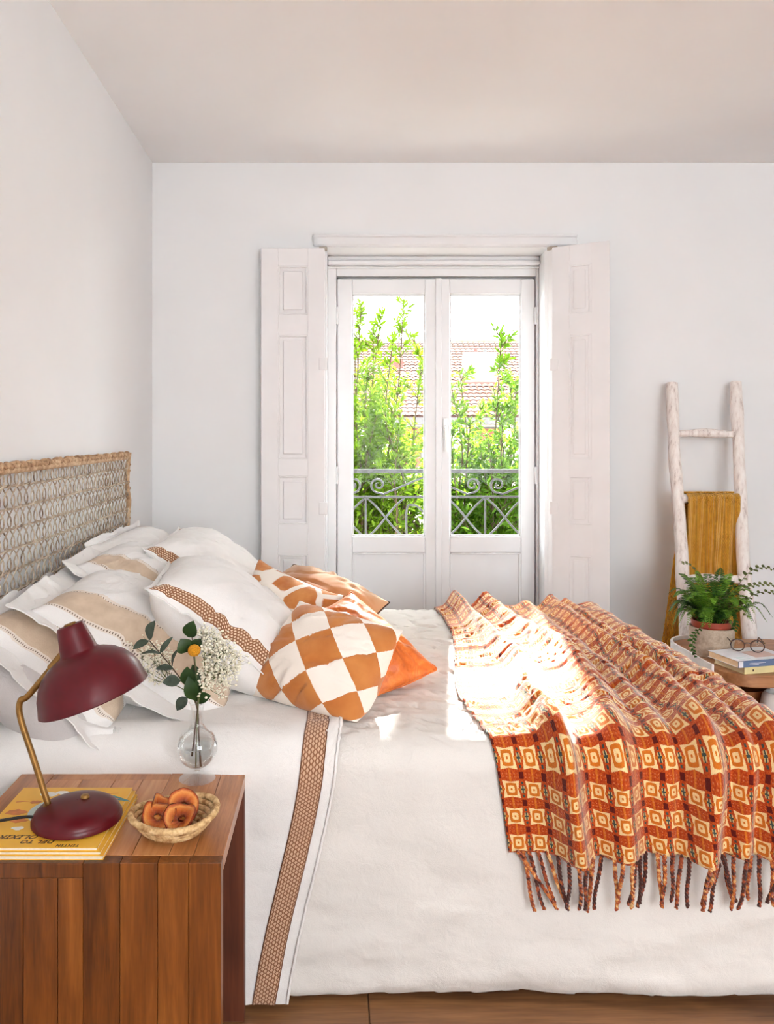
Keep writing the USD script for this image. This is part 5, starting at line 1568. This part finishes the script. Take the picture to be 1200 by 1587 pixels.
def leaves(base, axis, nrm, size, width):
    """Many small leaves at once: each a folded diamond blade of 6 triangles."""
    n = len(base)
    ax = axis / np.linalg.norm(axis, axis=1, keepdims=True)
    nr = nrm - ax * (nrm * ax).sum(1, keepdims=True); nr /= np.linalg.norm(nr, axis=1, keepdims=True) + 1e-9
    sd = np.cross(ax, nr)
    L, Wd = size[:, None], width[:, None]
    pts = [base, base + ax * L * 0.3 + sd * Wd * 0.42 + nr * Wd * 0.10, base + ax * L * 0.68 + sd * Wd * 0.40 + nr * Wd * 0.08, base + ax * L - nr * L * 0.10, base + ax * L * 0.68 - sd * Wd * 0.40 + nr * Wd * 0.08, base + ax * L * 0.3 - sd * Wd * 0.42 + nr * Wd * 0.10,
           base + ax * L * 0.3, base + ax * L * 0.68]
    v = np.stack(pts, 1).reshape(-1, 3)
    t = np.array([[0, 6, 1], [1, 6, 7], [1, 7, 2], [2, 7, 3], [0, 5, 6], [5, 4, 7], [5, 7, 6], [4, 3, 7]])
    return v, (np.arange(n)[:, None, None] * 8 + t).reshape(-1, 3)


def tree(name, label, root, shoots, seed, mat, leaf_len, per_m, spread, clumps=(), fz=-1.2):
    """root: foot of the trunk; shoots: (x, y, z of the tip, length) of upright leafy branches."""
    r_ = np.random.default_rng(seed)
    t = thing(name, label, 'tree', root, 'trees outside the balcony door')
    fork = np.array([np.mean([s[0] for s in shoots]), root[1], fz])
    put('trunk', tube(spline([root, root + (fork - root) * 0.5 + [0.1, 0, 0], fork], 20), np.linspace(0.16, 0.09, 20), 10), 'bark', t, smooth=True)
    br_, B_, A_, N_, S_ = [], [], [], [], []
    for (x, y, z, L) in shoots:
        tip = np.array([x, y, z])
        foot_ = np.array([x + r_.normal(0, 0.10) - 0.15 * (x - fork[0]) * 1.0, y + r_.normal(0, 0.15), z - L])
        mid = (tip + foot_) / 2 + r_.normal(0, 0.05, 3)
        c = spline([fork, fork + (foot_ - fork) * 0.6 + [0, 0, -0.1], foot_, mid, tip], 44)
        br_.append(tube(c, np.linspace(0.016, 0.0025, 44), 6))
        main = c[16:]
        # side twigs
        ntw = int(L * 24)
        for q in range(ntw + 1):
            s = r_.uniform(0, 0.97) ** 0.9; i = min(int(s * (len(main) - 1)), len(main) - 2)
            b0 = main[i]; rest = 1 - s
            tl = r_.uniform(0.10, 0.42) * (0.35 + 0.65 * rest) * spread
            az = r_.uniform(0, 2 * PI)
            d = np.array([math.cos(az) * 0.75, math.sin(az) * 0.75, r_.uniform(0.3, 1.1)]); d /= np.linalg.norm(d)
            e = b0 + d * tl
            if q == ntw: b0, e, d, tl = main[-6], main[-1], main[-1] - main[-6], np.linalg.norm(main[-1] - main[-6])
            d = d / np.linalg.norm(d)
            br_.append(tube(np.stack([b0, (b0 + e) / 2 + [0, 0, 0.01], e]), [0.0045, 0.003, 0.0015], 4, False))
            nl = max(5, int(tl * per_m))
            u = r_.uniform(0.1, 1.0, nl)
            B_.append(b0 + (e - b0) * u[:, None])
            th = r_.uniform(0, 2 * PI, nl)
            p1 = np.cross(d, [0.3, 0.5, 0.8]); p1 /= np.linalg.norm(p1); p2 = np.cross(d, p1)
            A_.append(d * r_.uniform(0.3, 1.0, (nl, 1)) + (np.cos(th)[:, None] * p1 + np.sin(th)[:, None] * p2) * r_.uniform(0.4, 1.0, (nl, 1)))
            N_.append(r_.normal(0, 1, (nl, 3)) + [0, -0.2, 0.9])
            S_.append(leaf_len * r_.uniform(0.6, 1.2, nl))
    for (x, y, z, r, k) in clumps:
        c0 = np.array([x, y, z])
        low_ = 3.6 < z < 4.7 and x < 1.3                        # these are carried by the lower boughs
        way = [fork, np.array([1.9, y + 0.3, 3.36]), np.array([x + 0.25, y, 3.42]), c0] if low_ else [fork, fork * 0.6 + c0 * 0.4 + [0.3, 0, 0.5 * (z - fork[2])], c0]
        br_.append(tube(spline(way, 20), np.linspace(0.04, 0.008, 20), 6))
        B_.append(c0 + r_.normal(0, 1, (k, 3)) * [r * 0.55, r * 0.7, r * 0.42])
        A_.append(r_.normal(0, 1, (k, 3))); N_.append(r_.normal(0, 1, (k, 3)) + [0, 0, 0.8]); S_.append(leaf_len * r_.uniform(0.7, 1.3, k))
    put('branches', cat(br_), 'bark', t, smooth=True, kind='stuff')
    S_ = np.concatenate(S_)
    put('foliage', leaves(np.vstack(B_), np.vstack(A_), np.vstack(N_), S_, S_ * r_.uniform(0.30, 0.42, len(S_))), mat, t, smooth=False, kind='stuff')


def sh(px, py, D, L): q = P(px, py, D); return (q[0], q[1], q[2], L)


orng = np.random.default_rng(77)
left = [sh(560, 468, 5.9, 1.2), sh(578, 500, 6.2, 1.3), sh(592, 482, 6.0, 1.3), sh(626, 462, 6.1, 1.3), sh(640, 520, 6.4, 1.1), sh(610, 520, 5.8, 1.2), sh(550, 520, 6.3, 1.2), sh(655, 560, 6.2, 1.0), sh(535, 480, 6.2, 1.3), sh(510, 500, 6.3, 1.3), sh(480, 520, 6.2, 1.3), sh(570, 560, 5.7, 1.0), sh(600, 590, 6.5, 1.0), sh(545, 600, 5.7, 0.9), sh(585, 640, 5.6, 0.9), sh(620, 650, 5.7, 0.8)]
left += [sh(orng.uniform(440, 640), orng.uniform(640, 790), orng.uniform(5.4, 6.6), 0.9) for _ in range(20)]
left += [(x, 6.0 + 0.3 * math.sin(x * 9), 1.9 + 0.3 * math.sin(x * 5), 1.3) for x in (-1.0, -0.8, -0.6, -0.4)]
tree('street_tree', 'tall bright green leafy tree behind the left glass pane', np.array([-0.2, 6.1, -7.0]), left, 51, 'spring_leaf', 0.060, 115, 1.0, [(*P(px_, py_, 5.9), 0.30, 260) for px_ in (470, 520, 560, 600, 640) for py_ in (750, 810, 860)])
right = [sh(778, 512, 6.0, 1.5), sh(788, 575, 6.2, 1.1), sh(712, 572, 6.3, 0.9), sh(700, 600, 6.0, 1.0), sh(745, 625, 6.4, 0.9), sh(765, 600, 6.1, 1.0), sh(800, 590, 6.0, 1.1), sh(828, 570, 6.2, 1.2), sh(730, 650, 5.8, 0.9), sh(780, 640, 5.8, 0.9), sh(705, 660, 5.9, 0.9), sh(755, 670, 5.7, 0.8), sh(860, 590, 6.2, 1.2)]
right += [sh(orng.uniform(670, 860), orng.uniform(660, 800), orng.uniform(5.4, 6.6), 0.9) for _ in range(30)]
right += [(x, 6.1 + 0.3 * math.sin(x * 7), 1.8 + 0.25 * math.sin(x * 5), 1.3) for x in (2.0, 2.25, 2.5)]
tree('street_tree', 'lower green leafy tree with one tall shoot behind the right glass pane', np.array([1.6, 6.3, -7.0]), right, 52, 'summer_leaf', 0.062, 118, 0.95, [(*P(px_, py_, 6.0), 0.30, 260) for px_ in (700, 745, 790, 840) for py_ in (760, 815, 865)])

crown = [(x, 8.1 + 0.3 * math.sin(x * 5), 3.50 + 0.04 * math.sin(x * 8), 0.30, 430) for x in np.arange(0.6, 2.3, 0.2)]  # added foliage out of view: clumps block the sun, the gap shapes its patch
crown += [(x, 8.1, z, 0.34, 420) for x in (0.25, 0.48) for z in (3.75, 4.0, 4.3, 4.6)] + [(0.80, 8.1, 4.12, 0.2, 90), (0.86, 8.1, 4.4, 0.2, 120), (0.84, 8.1, 3.85, 0.2, 120)] + [(x, 8.1, z, 0.36, 420) for x in (2.25, 2.5, 2.75) for z in (3.85, 4.15, 4.45)]
crown += [(0.62, 8.1, 4.5, 0.26, 420), (0.95, 8.1, 4.62, 0.26, 420)]
crown += [(x, 8.2, z, 0.42, 500) for x in np.arange(0.3, 3.4, 0.3) for z in (4.86, 5.2)] + [(x, 8.3, z, 0.5, 420) for x in np.arange(2.6, 4.6, 0.4) for z in (3.6, 4.2)] + [(x, 8.2, z, 0.4, 420) for x in (-0.4, -0.1, 0.15) for z in (3.7, 4.2)]
tree('street_tree', 'added tall dense tree whose crown screens the sun, out of view above the balcony door', np.array([3.6, 8.4, -7.0]), [(3.4, 8.3, 5.2, 1.2), (2.9, 8.3, 5.4, 1.2)], 53, 'summer_leaf', 0.08, 60, 0.9, crown, 2.6)

# the house opposite
plain('stucco_white', lin(196, 186, 172), 0.9, var=0.03, scale=3.0)
plain('stucco_chimney', lin(112, 106, 99), 0.9, var=0.03, scale=3.0)
plain('stucco_pink', lin(130, 66, 60), 0.9, var=0.06, scale=4.0)
plain('shutter_brown', lin(110, 66, 46), 0.8, var=0.06, scale=4.0)
plain('gutter_grey', lin(84, 82, 82), 0.7)
g = Graph()
n = g.noise(g.pos(), 3.0, 4.0)
r = g.node('geometry', 'random_per_island')
finish('roof_tile', g, base_color=g.ramp(r * 0.6 + n * 0.4, [(0.15, lin(132, 90, 76)), (0.5, lin(154, 116, 100)), (0.85, lin(170, 138, 122))]), roughness=0.9)
hs = thing('house', 'pale house with a tiled roof and stucco chimney across the street', 'house', (6.0, 37.0, -7.0))
HD = 30.0
ze = EYE - (646 - CY) * HD / F
zr_ = EYE - (531 - CY) * 38.0 / F
put('wall', box(-14, 26, HD + 0.45, HD + 15, -7.0, ze - 0.12), 'stucco_white', hs)
put('eave', box(-14.3, 26.3, HD - 0.05, HD + 0.6, ze - 0.30, ze - 0.02, 0.02), 'gutter_grey', hs)
put('roof_deck', trimesh.convex.convex_hull(np.array([[x, y, z] for x in (-14.3, 26.3) for (y, z) in ((HD, ze - 0.03), (38.0, zr_ - 0.03), (46.0, ze - 0.03), (HD, ze - 0.1), (46.0, ze - 0.1))])), 'roof_tile', hs)
TW, nrow = 0.26, 24
ms_v, ms_f, off = [], [], 0
ang = np.linspace(0, PI, 5)
sl = np.array([0, 38.0 - HD, zr_ - ze]); SLn = np.linalg.norm(sl); sl = sl / SLn; up_ = np.array([0, -sl[2], sl[1]])
xs = np.arange(-4.0, 15.0, TW)
for r_i in range(nrow):
    b0 = np.array([0, HD - 0.05, ze]) + sl * (r_i * SLn / nrow)
    L = SLn / nrow * 1.12
    for x in xs:
        pr = []
        for s, lift in ((0, 0.045), (L, 0.0)):
            for a_ in ang: pr.append(b0 + sl * s + up_ * (0.06 * math.sin(a_) + lift) + np.array([x + TW * 0.5 * math.cos(a_), 0, 0]))
        v = np.array(pr)
        f = grid_faces(2, 5)
        ms_v.append(v); ms_f.append(f[:, ::-1] + off); off += len(v)
put('roof_tiles', (np.vstack(ms_v), np.vstack(ms_f)), 'roof_tile', hs, smooth=False, kind='stuff')
put('ridge', tube(np.stack([[-14.3, 38.0, zr_ + 0.02], [26.3, 38.0, zr_ + 0.02]]), 0.14, 8), 'roof_tile', hs, smooth=True)
cy0 = 33.0
a, b = P(722, 545, cy0), P(770, 600, cy0)
ch = put('chimney', box(a[0], b[0], cy0, cy0 + 1.0, ze, a[2], 0.03), 'stucco_chimney', hs)
put('chimney_flashing', box(a[0] - 0.1, b[0] + 0.1, cy0 - 0.1, cy0 + 1.1, ze, P(0, 592, cy0)[2], 0.02), 'stucco_pink', ch)
for px in (737, 752):
    q = P(px, 540, cy0 + 0.25)
    put('chimney_pot', tube([[q[0], cy0 + 0.25, a[2] - 0.02], [q[0], cy0 + 0.25, a[2] + 0.14]], 0.075, 10), 'gutter_grey' if px > 740 else 'stucco_pink', ch)
a, b = P(608, 664, HD + 0.4), P(652, 724, HD + 0.4)
for k in range(-3, 6):
    o = k * 3.2
    w_ = put('window', box(a[0] + o - 0.06, b[0] + o + 0.06, HD + 0.40, HD + 0.47, b[2] - 0.06, a[2] + 0.06, 0.01), 'gutter_grey', hs)
    put('blind', box(a[0] + o, b[0] + o, HD + 0.385, HD + 0.43, b[2], a[2], 0.005), 'shutter_brown', w_)
q0, q1 = P(600, 560, 35.0), P(624, 568, 35.0)
put('roof_ridge_patch', box(q0[0], q1[0], 34.6, 35.2, q1[2] - 0.2, q0[2], 0.02), 'stucco_pink', hs)
